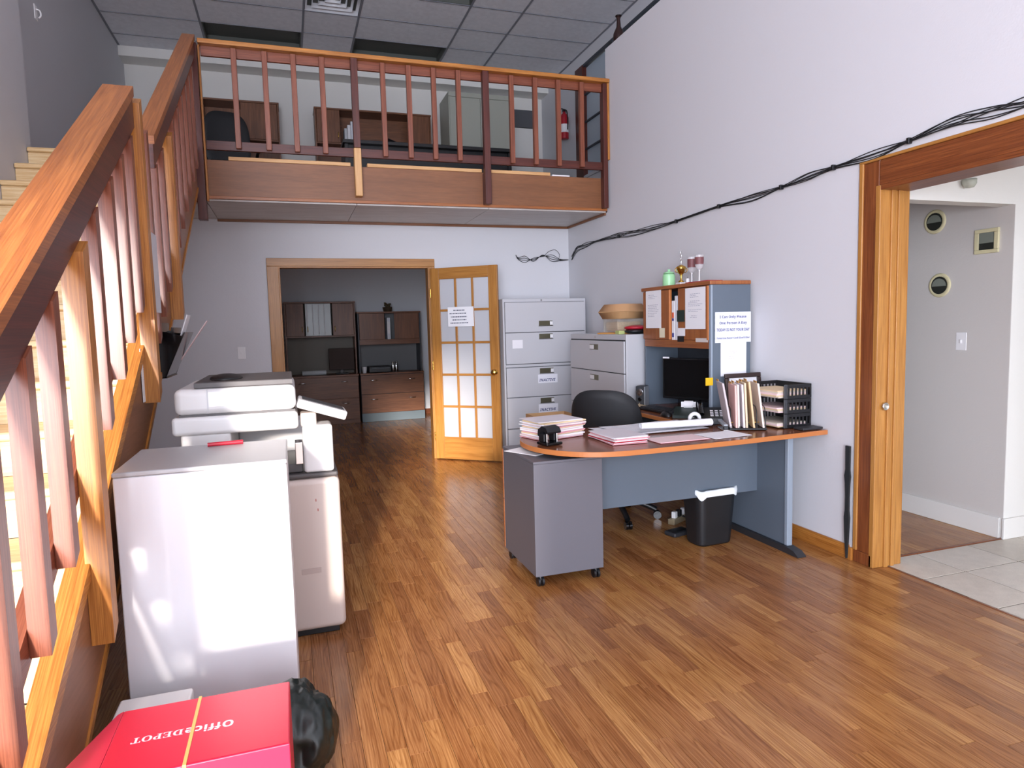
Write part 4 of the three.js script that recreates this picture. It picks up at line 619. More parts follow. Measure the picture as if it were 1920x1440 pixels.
// ---------------------------------------------------------------- chair, bin and things under the desk
function officeChair(name, label, x, y0, z, turn, back) {
  const t = thing(name, label, 'office chair', [x, y0, z], { turn });
  const arc = (w, h0, h1, d) => { // padded shell: rounded outline, bowed round the sitter
    const box = new THREE.BoxGeometry(2, 2, 2, 18, 16, 4); box.deleteAttribute('uv'); box.deleteAttribute('normal'); const g = mergeVertices(box), p = g.attributes.position, H = (h1 - h0) / 2;
    for (let i = 0; i < p.count; i++) { let u = p.getX(i), v = p.getY(i), k = p.getZ(i); const m = Math.max(Math.abs(u), Math.abs(v)), r = Math.hypot(u, v) || 1, n = Math.pow(Math.pow(Math.abs(u), 3) + Math.pow(Math.abs(v), 3), 1 / 3) || 1; const f = m / n; u *= f; v *= f; const edge = Math.sqrt(Math.max(0, 1 - Math.pow(m, 8))); p.setXYZ(i, u * w / 2 * (1 - 0.06 * v), v * H + (h0 + h1) / 2, k * d / 2 * (0.3 + 0.7 * edge) + 0.07 * u * u - 0.05 * v); }
    g.computeVertexNormals(); return metric(g, 'y');
  };
  put('backrest', arc(0.5, 0.5, back, 0.085).translate(0, 0, -0.24), M.blackSoft, t);
  const seat = new RoundedBoxGeometry(0.48, 0.085, 0.46, 4, 0.04).translate(0, 0.46, 0); put('seat', seat, M.blackSoft, t);
  put('back_arm', tube([[0, 0.40, -0.1], [0, 0.40, -0.27], [0, 0.5, -0.31], [0, 0.68, -0.29]], 0.022, 24, 8), M.black, t);
  for (const s of [-1, 1]) put('armrest', tube([[s * 0.2, 0.42, -0.05], [s * 0.29, 0.44, -0.05], [s * 0.3, 0.6, -0.08], [s * 0.3, 0.65, 0.0], [s * 0.3, 0.65, 0.12]], 0.018, 24, 8), M.black, t);
  put('gas_column', merge([new THREE.CylinderGeometry(0.025, 0.025, 0.2, 16).translate(0, 0.22, 0), new THREE.CylinderGeometry(0.016, 0.016, 0.2, 16).translate(0, 0.35, 0)]), M.black, t);
  for (let k = 0; k < 5; k++) {
    const a = k * Math.PI * 2 / 5 + 0.35, c = Math.cos(a), s = Math.sin(a);
    put('base_arm', tube([[c * 0.03, 0.125, s * 0.03], [c * 0.14, 0.122, s * 0.14], [c * 0.24, 0.09, s * 0.24], [c * 0.29, 0.065, s * 0.29]], 0.02, 16, 8), M.black, t);
    put('castor', merge([-1, 1].map(q => new THREE.CylinderGeometry(0.028, 0.028, 0.018, 18).rotateZ(Math.PI / 2).rotateY(-a + Math.PI / 2 + q * 0.0).translate(c * 0.3 - s * q * 0.013, 0.028, s * 0.3 + c * q * 0.013))), M.blackGloss, t);
  }
  return t;
}
officeChair('office_chair', 'black swivel office chair behind the desk', 2.16, 0, -4.25, 2.38, 0.95);
{
  const t = thing('waste_bin', 'black plastic waste bin with a white liner under the desk', 'bin', [2.46, 0, -3.545], { turn: 0.05 });
  const body = (a, b, h0, h1, r) => { const g = new RoundedBoxGeometry(1, h1 - h0, 1, 5, 0.12), p = g.attributes.position; for (let i = 0; i < p.count; i++) { const v = (p.getY(i) + (h1 - h0) / 2) / (h1 - h0), w = a[0] + (b[0] - a[0]) * v, d = a[1] + (b[1] - a[1]) * v; let x = p.getX(i) * 2, z = p.getZ(i) * 2; p.setX(i, x * w); p.setZ(i, z * d); } g.computeVertexNormals(); return g.translate(0, (h0 + h1) / 2, 0); };
  // tapered tub with rounded corners
  const ring = (w, d, r, y, n = 8) => { const o = []; for (let c = 0; c < 4; c++) for (let k = 0; k <= n; k++) { const a = c * Math.PI / 2 + k / n * Math.PI / 2, sx = [1, -1, -1, 1][c], sz = [1, 1, -1, -1][c]; o.push([sx * (w - r) + r * Math.cos(a), y, sz * (d - r) + r * Math.sin(a)]); } return o; };
  const skin = (rings) => { const n = rings[0].length, v = [], idx = []; rings.forEach(q => q.forEach(p => v.push(...p))); for (let i = 0; i + 1 < rings.length; i++) for (let k = 0; k < n; k++) { const a = i * n + k, b = i * n + (k + 1) % n; idx.push(a, a + n, b, b, a + n, b + n); } const g = new THREE.BufferGeometry(); g.setAttribute('position', new THREE.Float32BufferAttribute(v, 3)); g.setIndex(idx); g.computeVertexNormals(); return metric(g, 'y'); };
  put('tub', skin([ring(0.001, 0.001, 0.0005, 0.001), ring(0.118, 0.078, 0.045, 0.001), ring(0.125, 0.085, 0.05, 0.012), ring(0.148, 0.105, 0.055, 0.34), ring(0.152, 0.109, 0.057, 0.345), ring(0.152, 0.109, 0.057, 0.352), ring(0.143, 0.1, 0.05, 0.352), ring(0.12, 0.08, 0.045, 0.02), ring(0.001, 0.001, 0.0005, 0.02)]), std({ color: '#1d1f22', roughness: 0.38, side: THREE.DoubleSide }), t);
  const wav = (w, d, y, amp) => ring(w, d, 0.057, y).map(([x, yy, z], i) => [x, yy + amp * Math.sin(i * 0.9) + amp * 0.8 * Math.sin(i * 0.37 + 1), z]);
  put('liner', skin([wav(0.156, 0.113, 0.318, 0.012), wav(0.158, 0.115, 0.34, 0.004), wav(0.156, 0.113, 0.358, 0.003), wav(0.14, 0.097, 0.362, 0.003), wav(0.13, 0.088, 0.3, 0)]), std({ color: '#eef4f6', roughness: 0.6, side: THREE.DoubleSide }), t);
  // power box, foot pedal and cable clutter
  const p = on(1270, 992, 'y', 0), fp = thing('foot_pedal', 'flat dark foot pedal on the floor beside the waste bin', 'pedal', [2.36, 0, -3.74], { turn: 0.25 }); put('pad', new RoundedBoxGeometry(0.16, 0.03, 0.1, 3, 0.012).translate(0, 0.015, 0), M.dark, fp); B('ridge', -0.06, 0.06, 0.03, 0.034, -0.03, 0.03, M.black, fp, 0.001);
  const pw = thing('power_strip', 'metal power strip with plugs under the desk', 'power strip', [2.55, 0, -4.0], { turn: 0.5 }); B('bar', -0.14, 0.14, 0, 0.04, -0.025, 0.025, paint('#b8aa8c', 0.35, 0.5), pw, 0.004); for (let k = 0; k < 4; k++) B('plug', -0.11 + k * 0.06, -0.075 + k * 0.06, 0.04, 0.085, -0.015, 0.015, k % 2 ? M.black : M.white, pw, 0.004); put('cord', tube([[0.14, 0.02, 0], [0.2, 0.01, 0.05], [0.16, 0.008, 0.12], [0.05, 0.01, 0.1], [-0.05, 0.05, 0.04]], 0.006, 40, 6), M.black, pw);
  const cb = thing('carton', 'open brown carton in front of the tall filing cabinet', 'carton', [2.22, 0, -5.6], { turn: 0 }); const cx = 0.19, h = 0.585; for (const s of [-1, 1]) { B('side', s * cx - 0.003, s * cx + 0.003, 0, h, -0.15, 0.15, M.card, cb, 0); B('side', -cx, cx, 0, h, s * 0.15 - 0.003, s * 0.15 + 0.003, M.card, cb, 0); } B('bottom', -cx, cx, 0.001, 0.006, -0.15, 0.15, M.card, cb, 0); B('contents', -cx + 0.01, cx - 0.01, 0.006, 0.5, -0.14, 0.14, M.paper, cb, 0.002);
}
// ---------------------------------------------------------------- copier, cabinet, boxes by the stairs
{
  const xr = 0.185, xl = -0.46, zf = -3.094, zb = -3.72, t = thing('photocopier', 'large white office photocopier with a tilted control panel', 'photocopier', [-0.14, 0, -3.4]);
  B('lower_body', xl, xr, 0.03, 0.735, zb, zf, M.copierWarm, t, 0.028, 'y'); B('plinth', xl + 0.03, xr - 0.03, 0, 0.035, zb + 0.03, zf - 0.03, M.black, t, 0.004);
  B('dark_deck', xl + 0.01, xr - 0.004, 0.735, 0.76, zb + 0.01, zf - 0.006, M.copierDark, t, 0.01);
  B('rear_block', xl + 0.0, xl + 0.2, 0.76, 0.97, zb, zf - 0.02, M.copier, t, 0.012, 'y'); B('back_block', xl + 0.2, 0.1, 0.76, 0.95, zb, zb + 0.2, M.copier, t, 0.012); B('output_tray', xl + 0.2, 0.03, 0.762, 0.80, zb + 0.2, zf - 0.04, M.copierDark, t, 0.004);
  B('front_column', 0.035, 0.165, 0.76, 0.975, zf - 0.16, zf - 0.012, M.copier, t, 0.014, 'y'); B('column_recess', 0.0, 0.034, 0.80, 0.90, zf - 0.12, zf - 0.03, M.chrome, t, 0.003);
  B('scanner', xl - 0.03, 0.02, 0.965, 1.045, zb - 0.01, zf - 0.005, M.copier, t, 0.018, 'x');
  const adf = own(t, B('document_feeder', xl - 0.015, 0.015, 1.052, 1.165, zb, zf - 0.004, M.copier, t, 0.03, 'x'));
  B('feeder_panel', xl + 0.12, -0.01, 1.085, 1.15, zf - 0.0045, zf - 0.0015, paint('#f4f1f1', 0.4), adf, 0.001); B('feeder_seam', xl + 0.115, xl + 0.118, 1.06, 1.16, zf - 0.0046, zf - 0.002, M.cab, adf, 0);
  put('feeder_tray', planGeo([[xl + 0.07, zf - 0.02], [0.0, zf - 0.02], [0.0, zb + 0.05], [xl + 0.07, zb + 0.05]], 1.165, 1.19, 0.004), M.copierDark, t);
  put('tray_bump', new THREE.SphereGeometry(1, 18, 8, 0, 6.29, 0, 1.57).scale(0.07, 0.022, 0.12).translate(-0.28, 1.192, -3.3), M.black, t);
  B('glass_gap', xl, 0.01, 1.043, 1.054, zb, zf - 0.02, M.copierDark, t, 0);
  const pn = boxGeo(-0.11, 0.11, -0.02, 0.02, -0.2, 0.0, 0.008); pn.rotateZ(-0.33); pn.translate(0.125, 1.045, zf + 0.01); put('control_panel', pn, M.copier, t);
  const ps = boxGeo(-0.095, 0.095, 0.02, 0.023, -0.17, -0.03, 0.001); ps.rotateZ(-0.33); ps.translate(0.125, 1.045, zf + 0.01); put('panel_screen', ps, M.dark, t);
  put('hinge_arm', boxGeo(0.03, 0.1, 0.965, 1.03, zf - 0.14, zf - 0.05, 0.01), M.copierWarm, t);
  B('side_handle', 0.0, 0.085, 0.30, 0.325, zf - 0.0006, zf + 0.0025, paint('#bba9a1', 0.5), t, 0.001);
  for (const [y, x] of [[0.63, 0.075], [0.585, 0.082]]) B('screw', x, x + 0.004, y, y + 0.012, zf, zf + 0.001, paint('#a8513c', 0.5), t, 0);
}
{
  const t = thing('white_cabinet', 'white metal cabinet with a grey top in front of the photocopier', 'cabinet', [-0.29, 0, -2.63]);
  const x0 = -0.56, x1 = -0.03, z0 = -2.86, z1 = -2.40; B('body', x0, x1, 0.03, 0.945, z0, z1, paint('#dad9dc', 0.4), t, 0.006, 'y'); B('top', x0 - 0.002, x1 + 0.002, 0.945, 0.962, z0, z1 + 0.004, paint('#aeadae', 0.4), t, 0.006); B('plinth', x0 + 0.02, x1 - 0.02, 0, 0.03, z0 + 0.02, z1 - 0.02, M.dark, t, 0);
  const p = on(408, 833, 'y', 0.97), m = thing('marker_pen', 'red marker pen lying at the back of the white cabinet top', 'pen', [-0.27, 0.962, -2.80], { turn: 0.1 }); put('barrel', new THREE.CylinderGeometry(0.008, 0.008, 0.1, 12).rotateZ(Math.PI / 2).translate(0, 0.0085, 0), M.redThing, m); put('cap', new THREE.CylinderGeometry(0.0085, 0.0085, 0.035, 12).rotateZ(Math.PI / 2).translate(0.06, 0.0085, 0), M.redThing, m);
  tag(put('storage_box', boxGeo(-0.555, -0.348, 0, 0.275, -2.27, -2.10, 0.008), paint('#dcdad8', 0.55)), 'light grey lidded box on the floor against the white cabinet', 'box');
}
{ // stacked red paper boxes
  const y1 = 0.455, x0 = -0.445, x1 = -0.047, z0 = -1.845, z1 = -1.555;
  const a = thing('paper_carton', 'lower red and white paper carton under the lettered one', 'box', [(x0 + x1) / 2, 0, (z0 + z1) / 2]); B('carton', x0 + 0.004, x1 - 0.002, 0, 0.222, z0 + 0.004, z1 - 0.004, M.redBox, a, 0.003); B('lid_edge', x0 + 0.002, x1, 0.17, 0.2235, z0 + 0.002, z1 - 0.002, M.redBox, a, 0.002);
  const t = thing('paper_carton', 'red paper carton with white lettering and a yellow strap', 'box', [(x0 + x1) / 2, 0.224, (z0 + z1) / 2]);
  B('carton', x0, x1, 0.2245, y1 - 0.001, z0, z1, M.redBox, t, 0.003);
  const tx = print(512, 373, (x, w, h) => { x.translate(w / 2, h / 2); x.rotate(Math.PI); x.fillStyle = '#fbe9ec'; x.textAlign = 'center'; x.font = 'bold 50px sans-serif'; x.fillText('Office', -20, 8); x.font = 'bold 42px serif'; x.fillText('DEPOT', 128, 8); }, '#d6183a');
  const top = new THREE.PlaneGeometry(x1 - x0 - 0.008, z1 - z0 - 0.008).rotateX(-Math.PI / 2).translate((x0 + x1) / 2, y1, (z0 + z1) / 2); put('printed_top', top, std({ map: tx, roughness: 0.33 }), t);
  const sx = -0.268; B('strap', sx - 0.004, sx + 0.004, 0.2245, y1 + 0.0015, z0 - 0.0015, z1 + 0.0015, M.strap, t, 0.0008, 'z');
  const fl = planGeo([[0, 0], [0, 0.29], [-0.115, 0.29], [-0.012, 0.01]], -0.002, 0); fl.rotateZ(0.12); fl.translate(x0, y1 - 0.001, z0); put('side_flap', fl, M.redBox, t);
  // crumpled black bag behind the cartons
  const ico = new THREE.IcosahedronGeometry(1, 12); ico.deleteAttribute('uv'); ico.deleteAttribute('normal'); const bg = mergeVertices(ico), n = noiseGrid(16, 16, 77), p = bg.attributes.position; for (let i = 0; i < p.count; i++) { const v = new THREE.Vector3().fromBufferAttribute(p, i), k = 0.78 + 0.34 * n(v.x * 2.4 + 5 + v.z, v.y * 2.4 + 5) + 0.12 * Math.abs(n(v.x * 7 + 3, v.z * 7 + v.y * 5 + 3) - 0.5) * 2; p.setXYZ(i, v.x * k * 0.105, Math.max(-0.14, v.y * k * 0.15) + 0.14, v.z * k * 0.12); } bg.computeVertexNormals(); bg.translate(-0.03, 0, -2.12); metric(bg, 'y');
  tag(put('rubbish_bag', bg, paint('#16201d', 0.35)), 'crumpled black plastic bag on the floor behind the red cartons', 'bag');
}
// ---------------------------------------------------------------- papers on the stair side
{
  const X = -0.606;
  const sheet = (name, lab, cat, px, py, w, h, mat, x = X) => { const q = on(px, py, 'x', x), m = tag(put(name, new THREE.BoxGeometry(w, h, 0.0015), mat), lab, cat); m.rotation.y = Math.PI / 2; m.position.set(x, q.y, q.z); return m; };
  sheet('paper_sheet', 'small typed sheet stuck on the stair stringer below the banister', 'paper', 274, 702, 0.2, 0.235, std({ map: pageA, roughness: 0.8 }), -0.618);
  sheet('paper_sheet', 'grey sheet hanging on the banister at the top of the lower flight', 'paper', 291, 512, 0.17, 0.36, paint('#cfccd0', 0.7), -0.565);
  const q = on(328, 655, 'x', -0.572), t = thing('wall_file_pocket', 'black plastic file pocket hung on the stair side with papers', 'file holder', [q.x, q.y - 0.14, q.z]);
  const c = (x, y, z) => [q.x + x, q.y + y, q.z + z];
  put('back_plate', boxGeo(q.x - 0.05, q.x - 0.044, q.y - 0.14, q.y + 0.14, q.z - 0.16, q.z + 0.16, 0.002), M.blackGloss, t);
  const fp = boxGeo(-0.003, 0.003, 0, 0.25, -0.16, 0.16, 0.002); fp.rotateZ(-0.42); fp.translate(q.x - 0.03, q.y - 0.14, q.z); put('front_plate', fp, M.blackGloss, t);
  const mp = boxGeo(-0.002, 0.002, 0, 0.25, -0.155, 0.155, 0.002); mp.rotateZ(-0.2); mp.translate(q.x - 0.035, q.y - 0.13, q.z); put('middle_plate', mp, M.blackGloss, t); for (const e of [-0.16, 0.157]) put('side_plate', prism([[q.x - 0.047, q.y - 0.14], [q.x - 0.025, q.y - 0.14], [q.x + 0.06, q.y + 0.07], [q.x - 0.047, q.y + 0.1]], 0.003).translate(0, 0, q.z + e), M.blackGloss, t); B('floor_plate', q.x - 0.05, q.x - 0.02, q.y - 0.142, q.y - 0.136, q.z - 0.16, q.z + 0.16, M.blackGloss, t, 0.001);
  const pp = thing('paper_sheet', 'white papers sticking up out of the black file pocket', 'paper', [q.x, q.y - 0.13, q.z]); const p1 = boxGeo(-0.003, 0.003, 0, 0.32, -0.12, 0.0, 0.001); p1.rotateZ(-0.32); p1.translate(q.x - 0.03, q.y - 0.125, q.z + 0.02); put('sheet', p1, M.paper, pp); const p2 = boxGeo(-0.002, 0.002, 0, 0.3, -0.15, -0.11, 0.001); p2.rotateZ(-0.6); p2.rotateX(0); p2.translate(q.x - 0.02, q.y - 0.1, q.z - 0.01); put('sheet', p2, M.pinkLight, pp);
}

{ const p = on(66, 22, 'x', XLN), t = thing('wall_hook', 'small white hook high on the left wall', 'hook', [XLN, p.y, p.z]); B('plate', XLN, XLN + 0.006, p.y - 0.06, p.y + 0.05, p.z - 0.03, p.z + 0.03, M.white, t, 0.002); put('hook', tube([[XLN + 0.006, p.y + 0.02, p.z], [XLN + 0.03, p.y + 0.01, p.z], [XLN + 0.035, p.y - 0.03, p.z], [XLN + 0.02, p.y - 0.045, p.z]], 0.006, 16, 6), M.white, t); }

// ---------------------------------------------------------------- wall units: credenza and hutch facing the camera
function wallUnit(name, label, x0, x1, yb, zf, o) {
  const t = thing(name, label, 'wall unit', [(x0 + x1) / 2, yb, zf - 0.25]), d = o.depth || 0.45, yt = yb + o.h, hd = o.hutchDepth || 0.34, zb = zf - d, zh = zb + hd, cb = yb + 0.735;
  const mat = o.mat;
  B('base_body', x0, x1, yb, cb - 0.025, zb, zf - 0.018, o.side, t, 0.002, 'y'); B('worktop', x0 - 0.006, x1 + 0.006, cb - 0.025, cb, zb, zf + 0.006, mat, t, 0.004, 'x');
  if (o.kick) B('kick_board', x0, x1, yb + 0.002, yb + o.kick, zf - 0.018, zf - 0.01, o.kickMat || o.side, t, 0.001);
  const k = o.kick || 0.02, rows = 2, rh = (cb - 0.03 - yb - k) / rows;
  for (let r = 0; r < rows; r++) { const dr = own(t, B('drawer', x0 + 0.003, x1 - 0.003, yb + k + r * rh + 0.003, yb + k + (r + 1) * rh - 0.003, zf - 0.018, zf, mat, t, 0.003, 'x')); for (const s of [0.2, 0.8]) { const cx = x0 + (x1 - x0) * s, y = yb + k + (r + 1) * rh - 0.075; put('handle', tube([[cx - 0.05, y, zf], [cx - 0.045, y, zf + 0.025], [cx + 0.045, y, zf + 0.025], [cx + 0.05, y, zf]], 0.006, 16, 6), M.chrome, dr); } }
  B('hutch_side', x0, x0 + 0.02, cb, yt - 0.024, zb, zh, o.side, t, 0.002, 'y'); B('hutch_side', x1 - 0.02, x1, cb, yt - 0.024, zb, zh, o.side, t, 0.002, 'y'); B('hutch_top', x0 - 0.006, x1 + 0.006, yt - 0.024, yt, zb, zh + 0.008, mat, t, 0.004, 'x');
  B('back_panel', x0 + 0.02, x1 - 0.02, cb, yt - 0.024, zb, zb + 0.012, o.back, t, 0); const ys = yt - o.doorH; B('shelf', x0 + 0.02, x1 - 0.02, ys - 0.02, ys, zb + 0.012, zh - 0.004, mat, t, 0.001, 'x');
  if (o.valance) B('valance', x0 + 0.02, x1 - 0.02, ys - 0.075, ys - 0.02, zh - 0.02, zh - 0.004, mat, t, 0.002, 'x');
  for (const [a, b, kind] of o.doors) {
    const xa = x0 + 0.022 + (x1 - x0 - 0.044) * a, xb = x0 + 0.022 + (x1 - x0 - 0.044) * b;
    const dr = own(t, B('door', xa + 0.002, xb - 0.002, ys + 0.002, yt - 0.026, zh - 0.018, zh, kind === 'glass' ? paint('#8f9899', 0.2) : mat, t, 0.003, 'y'));
    const hx = kind === 'l' ? xb - 0.03 : xa + 0.03; if (kind !== 'none') put('handle', tube([[hx, ys + 0.06, zh], [hx, ys + 0.065, zh + 0.022], [hx, ys + 0.135, zh + 0.022], [hx, ys + 0.14, zh]], 0.005, 14, 6), M.brass, dr);
    if (kind === 'glass') for (let i = 0; i < 4; i++) B('glass_bar', xa + 0.02 + i * (xb - xa - 0.04) / 4, xa + 0.03 + i * (xb - xa - 0.04) / 4, ys + 0.02, yt - 0.045, zh, zh + 0.003, M.cab, dr, 0.001);
  }
  return t;
}
{ // back room, seen through the doorway
  const zf = -10.16;
  wallUnit('credenza_unit', 'brown credenza with a low two door hutch in the back room', 0.985, 1.935, 0, zf, { h: 1.655, doorH: 0.42, mat: M.walnut, side: M.greyDark, back: paint('#6b6c6e', 0.5), kick: 0.13, kickMat: paint('#6f7f88', 0.45), valance: true, doors: [[0, 0.42, 'none'], [0.58, 1, 'none']] });
  wallUnit('credenza_unit', 'taller dark brown wall unit with a glass door in the back room', -0.05, 0.955, 0, zf, { h: 1.815, doorH: 0.5, mat: M.walnut, side: M.walnut, back: paint('#6a6357', 0.5), kick: 0.06, doors: [[0, 0.26, 'l'], [0.28, 0.66, 'glass'], [0.68, 1, 'r']] });
  const bd = thing('binder', 'white binder standing in the open slot of the low back room hutch', 'binder', [1.45, 1.235, -10.4]); B('cover', 1.425, 1.475, 1.2355, 1.56, -10.52, -10.28, paint('#d9dde6', 0.5), bd, 0.003, 'y'); B('spine_label', 1.433, 1.467, 1.32, 1.5, -10.28, -10.279, M.paper, bd, 0);
  const pot = thing('plant_pot', 'small dark basket with dried foliage on the back room hutch', 'plant', [1.46, 1.655, -10.42], { turn: 0 }); put('basket', lathe([[0.001, 0], [0.06, 0], [0.075, 0.07], [0.068, 0.07], [0.055, 0.01], [0.001, 0.01]], 18), paint('#4a3b28', 0.8), pot);
  for (let k = 0; k < 16; k++) { const a = k * 2.4, r = 0.02 + 0.05 * (k % 4) / 4; put('leaf', new THREE.SphereGeometry(1, 6, 5).scale(0.028, 0.012, 0.016).rotateZ(0.6).rotateY(a).translate(Math.cos(a) * r, 0.075 + 0.012 * (k % 5), Math.sin(a) * r), paint(k % 2 ? '#4d4a32' : '#5c4a30', 0.8), pot); }
  const pr = thing('desk_printer', 'low black printer on the credenza in the back room', 'printer', [1.3, 0.735, -10.36]); B('body', 1.12, 1.46, 0.7355, 0.83, -10.5, -10.22, M.black, pr, 0.012); B('slot_tray', 1.15, 1.43, 0.80, 0.81, -10.22, -10.18, paint('#77808a', 0.3), pr, 0.002);
  const bt = thing('pump_bottle', 'pair of chrome dispensers beside the black printer', 'dispenser', [1.52, 0.735, -10.32], { turn: 0 }); for (const s of [-1, 1]) put('bottle', lathe([[0.001, 0.0005], [0.022, 0.0005], [0.022, 0.1], [0.012, 0.115], [0.012, 0.135], [0.02, 0.14], [0.02, 0.155], [0.001, 0.158]], 16).translate(s * 0.026, 0, 0), M.chrome, bt);
  const tp = thing('cup', 'white paper cup on the credenza in the back room', 'cup', [1.06, 0.735, -10.28], { turn: 0 }); put('wall', lathe([[0.001, 0.0005], [0.028, 0.0005], [0.038, 0.09], [0.034, 0.09], [0.025, 0.006], [0.001, 0.006]], 18), M.paper, tp);
  const sc = thing('display_panel', 'dark brown panel standing on the tall back room unit', 'panel', [0.72, 0.735, -10.34]); B('panel', 0.55, 0.92, 0.80, 1.12, -10.36, -10.33, paint('#3d2e28', 0.7), sc, 0.006); B('foot', 0.64, 0.83, 0.7355, 0.75, -10.42, -10.27, M.black, sc, 0.004); B('neck', 0.71, 0.76, 0.75, 0.82, -10.38, -10.36, M.black, sc, 0.002);
  const rl = thing('paper_roll', 'pale roll of paper lying on the tall back room unit', 'paper roll', [0.33, 0.735, -10.3], { turn: 0 }); put('roll', new THREE.CylinderGeometry(0.035, 0.035, 0.34, 18).rotateZ(Math.PI / 2).translate(0, 0.036, 0), paint('#c9cfd2', 0.6), rl); put('core', new THREE.CylinderGeometry(0.012, 0.012, 0.342, 12).rotateZ(Math.PI / 2).translate(0, 0.036, 0), M.card, rl);
  const gr = thing('air_grille', 'dark ceiling grille in the back room', 'vent', [1.15, SOFFIT, -8.6]); B('frame', 0.85, 1.45, SOFFIT - 0.008, SOFFIT - 0.0005, -8.75, -8.45, M.dark, gr, 0.001); for (let k = 0; k < 6; k++) B('slat', 0.87, 1.43, SOFFIT - 0.014, SOFFIT - 0.008, -8.73 + k * 0.045, -8.715 + k * 0.045, M.black, gr, 0);
}
{ // loft furniture
  const zf = -9.82;
  wallUnit('loft_hutch', 'dark brown hutch in the loft behind the first balusters', -0.95, 0.03, LOFT, zf, { h: 1.73, doorH: 0.5, depth: 0.46, mat: M.walnut, side: M.walnut, back: M.walnut, doors: [[0.5, 1, 'r']] });
  const l2 = wallUnit('loft_hutch', 'long dark brown hutch with an open middle bay in the loft', 0.5, 2.14, LOFT, zf, { h: 1.715, doorH: 0.47, depth: 0.46, mat: M.walnut, side: M.walnut, back: M.walnut, doors: [[0, 0.2, 'l'], [0.8, 1, 'r']] });
  B('bay_back', 0.9, 1.75, LOFT + 1.25, LOFT + 1.6, -10.24, -10.235, M.walnut, l2, 0, 'x');
  const bk = thing('binder', 'pale binders leaning in the open bay of the long loft hutch', 'binder', [0.97, LOFT + 1.245, -10.1]); for (let k = 0; k < 3; k++) B('cover', 0.9 + k * 0.045, 0.94 + k * 0.045, LOFT + 1.2455, LOFT + 1.46 + 0.05 * k, -10.2, -9.98, [M.cab, M.paper, M.wallBlue][k], bk, 0.003, 'y');
  const bb = thing('open_book', 'open white book lying in the long loft hutch', 'book', [1.6, LOFT + 1.245, -10.08], { turn: 0.2 }); B('page_block', -0.11, 0.11, 0.0005, 0.035, -0.08, 0.08, M.paper, bb, 0.003); const cv = boxGeo(-0.11, 0.11, 0, 0.006, -0.09, 0.09, 0.001); cv.rotateZ(-0.3); cv.translate(0, 0.075, 0); put('cover', cv, M.dark, bb);
  const t = thing('storage_cabinet', 'tall olive grey two door storage cabinet in the loft', 'cabinet', [2.72, LOFT, -9.55]); B('body', 2.26, 3.16, LOFT, LOFT + 1.85, -9.85, -9.3, M.khakiSide, t, 0.004, 'y'); B('crown', 2.258, 3.162, LOFT + 1.79, LOFT + 1.852, -9.85, -9.286, M.khaki, t, 0.003); for (const [a, b, h] of [[2.275, 2.708, 2.66], [2.714, 3.145, 2.76]]) { const d = own(t, B('door', a, b, LOFT + 0.06, LOFT + 1.785, -9.3, -9.284, M.khaki, t, 0.003, 'y')); B('handle', h - 0.01, h + 0.01, LOFT + 0.9, LOFT + 1.02, -9.284, -9.27, M.chrome, d, 0.003); }
  const dd = thing('loft_desk', 'black desk standing in the loft behind the railing', 'desk', [1.7, LOFT, -8.3]); B('top', 0.7, 2.75, LOFT + 0.74, LOFT + 0.78, -8.6, -8.0, M.black, dd, 0.004); for (const x of [0.72, 2.69]) B('end_panel', x, x + 0.04, LOFT, LOFT + 0.74, -8.58, -8.04, M.black, dd, 0.002); B('modesty_panel', 0.76, 2.69, LOFT + 0.3, LOFT + 0.74, -8.1, -8.08, M.black, dd, 0.002);
  officeChair('office_chair', 'dark office chair standing in the loft near the stair head', -0.52, LOFT, -8.3, 0.2, 1.16);
  const p = on(1058, 232, 'x', XW - 0.1), e = thing('fire_extinguisher', 'red fire extinguisher with a white label on the loft wall', 'fire extinguisher', [p.x, p.y - 0.22, p.z], { turn: -1.2 });
  put('cylinder', lathe([[0.001, 0], [0.055, 0], [0.062, 0.012], [0.062, 0.3], [0.05, 0.34], [0.022, 0.365], [0.022, 0.385], [0.001, 0.385]], 24), paint('#a51d2a', 0.3), e); put('label_band', lathe([[0.0625, 0.09], [0.0628, 0.095], [0.0628, 0.2], [0.0625, 0.205]], 24), M.paper, e); B('valve', -0.02, 0.02, 0.385, 0.42, -0.02, 0.02, M.black, e, 0.004); put('lever', tube([[0, 0.41, 0], [-0.03, 0.435, 0], [-0.075, 0.445, 0]], 0.008, 12, 6), M.black, e); put('hose', tube([[0.02, 0.4, 0], [0.06, 0.39, 0.01], [0.078, 0.3, 0.01], [0.078, 0.12, 0.01]], 0.008, 20, 6), M.black, e); B('bracket', -0.02, 0.02, 0.18, 0.22, -0.075, -0.06, M.dark, e, 0.002);
  // light boards lying along the loft edge
  [[-0.39, 0.58, 2.793, M.pine, 'pale wooden board lying along the loft edge left of the pale post'], [0.72, 1.75, 2.793, M.pine, 'pale wooden board on the loft edge between the two middle posts'], [1.82, 2.42, 2.793, M.pine, 'short pale wooden board on the loft edge past the dark middle post']].forEach(([a, b, y, m, lab]) => tag(put('board', boxGeo(a, b, y - 0.0005, y + 0.03, -6.06, -5.995, 0.004, 'x'), m), lab, 'board', 'pale boards along the loft edge'));
  tag(put('white_strip', boxGeo(2.44, 2.62, 2.793, 2.806, -6.08, -6.0, 0.003), M.paper), 'short white strip at the end of the pale boards', 'strip');
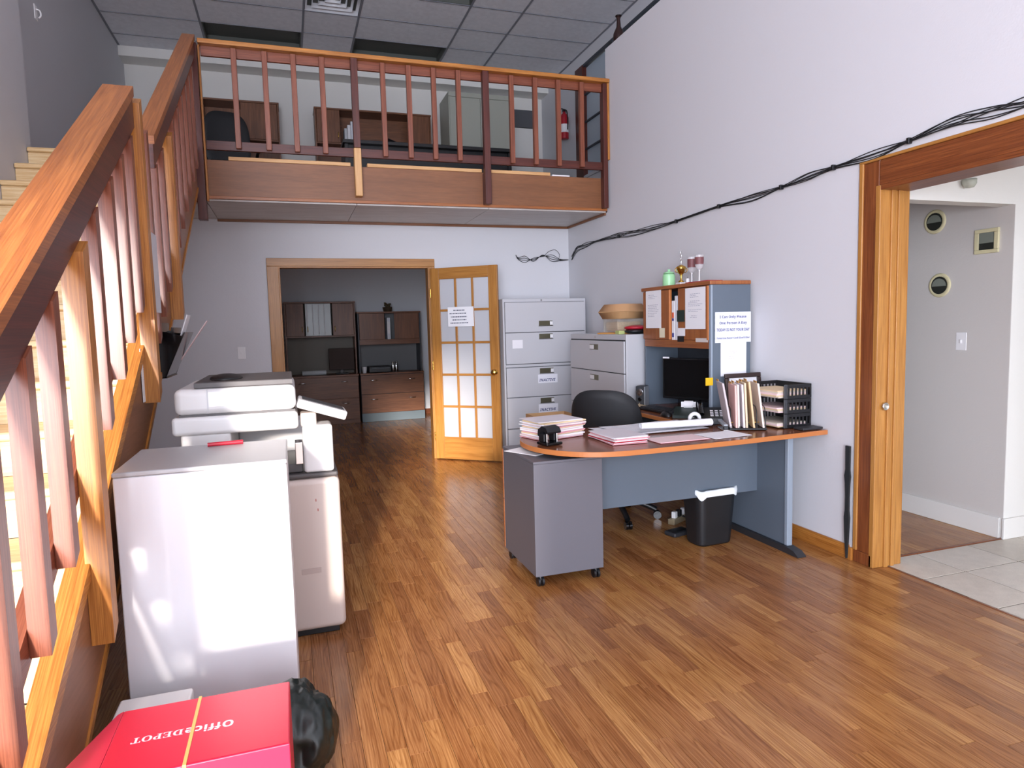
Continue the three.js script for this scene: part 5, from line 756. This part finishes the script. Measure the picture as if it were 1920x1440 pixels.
  // pale door and glazed partition at the right
  const dr = thing('loft_door', 'pale flush door in the far corner of the loft', 'door', [3.62, LOFT, ZLB]); B('leaf', 3.42, 3.86, LOFT + 0.005, LOFT + 1.72, ZLB + 0.004, ZLB + 0.035, M.wallWhite, dr, 0.003, 'y'); B('over_panel', 3.36, 3.92, LOFT + 1.73, LOFT + 2.0, ZLB + 0.004, ZLB + 0.04, M.cabDark, dr, 0.002); put('knob', new THREE.SphereGeometry(0.028, 14, 10).translate(3.8, LOFT + 1.0, ZLB + 0.055), M.brass, dr);
  const w = struct('window_3'); B('frame_post', XW - 0.02, XW + 0.1, 3.4, 4.93, -8.945, -8.70, M.redDark, w, 0.003, 'y'); B('frame_head', XW - 0.01, XW + 0.1, 4.90, 4.935, -8.70, -5.6, M.greyDark, w, 0.002); B('frame_sill', XW - 0.02, XW + 0.1, 3.4, 3.44, -8.70, ZF, M.cab, w, 0.003);
  for (let j = 0; j < 4; j++) for (let k = 0; k < 3; k++) B('pane', XW + 0.04, XW + 0.05, 3.45 + j * 0.365, 3.45 + j * 0.365 + 0.345, -8.69 + k * 1.03, -7.68 + k * 1.03, new THREE.MeshPhysicalMaterial({ color: '#b9c6d2', roughness: 0.35, metalness: 0 }), w, 0); for (let j = 1; j < 4; j++) B('bar', XW + 0.01, XW + 0.05, 3.43 + j * 0.365, 3.45 + j * 0.365, -8.70, -5.62, M.greyDark, w, 0.001);
  // ornaments on the ledge above the right wall
  const q = on(1160, 66, 'x', 3.08); const v = thing('vase', 'dark slim necked vase on the ledge above the right wall', 'vase', [3.08, 4.0, q.z], { turn: 0 }); put('body', lathe([[0.001, 0.0005], [0.04, 0.0005], [0.055, 0.04], [0.05, 0.09], [0.022, 0.15], [0.016, 0.22], [0.026, 0.25], [0.001, 0.25]], 20), paint('#2a1512', 0.3), v); put('rim', new THREE.TorusGeometry(0.026, 0.005, 6, 18).rotateX(Math.PI / 2).translate(0, 0.25, 0), M.black, v);
  const u = on(1147, 74, 'x', 3.06); const b2 = thing('figurine', 'small dark figurine beside the vase on the wall ledge', 'figurine', [3.07, 4.0, u.z - 0.04], { turn: 0 }); put('body', lathe([[0.001, 0.0005], [0.03, 0.0005], [0.022, 0.02], [0.026, 0.04], [0.012, 0.055], [0.001, 0.056]], 16), M.black, b2); put('head', new THREE.SphereGeometry(0.014, 12, 8).translate(0.0, 0.066, 0), M.black, b2);
}
renderer.render(scene, camera);
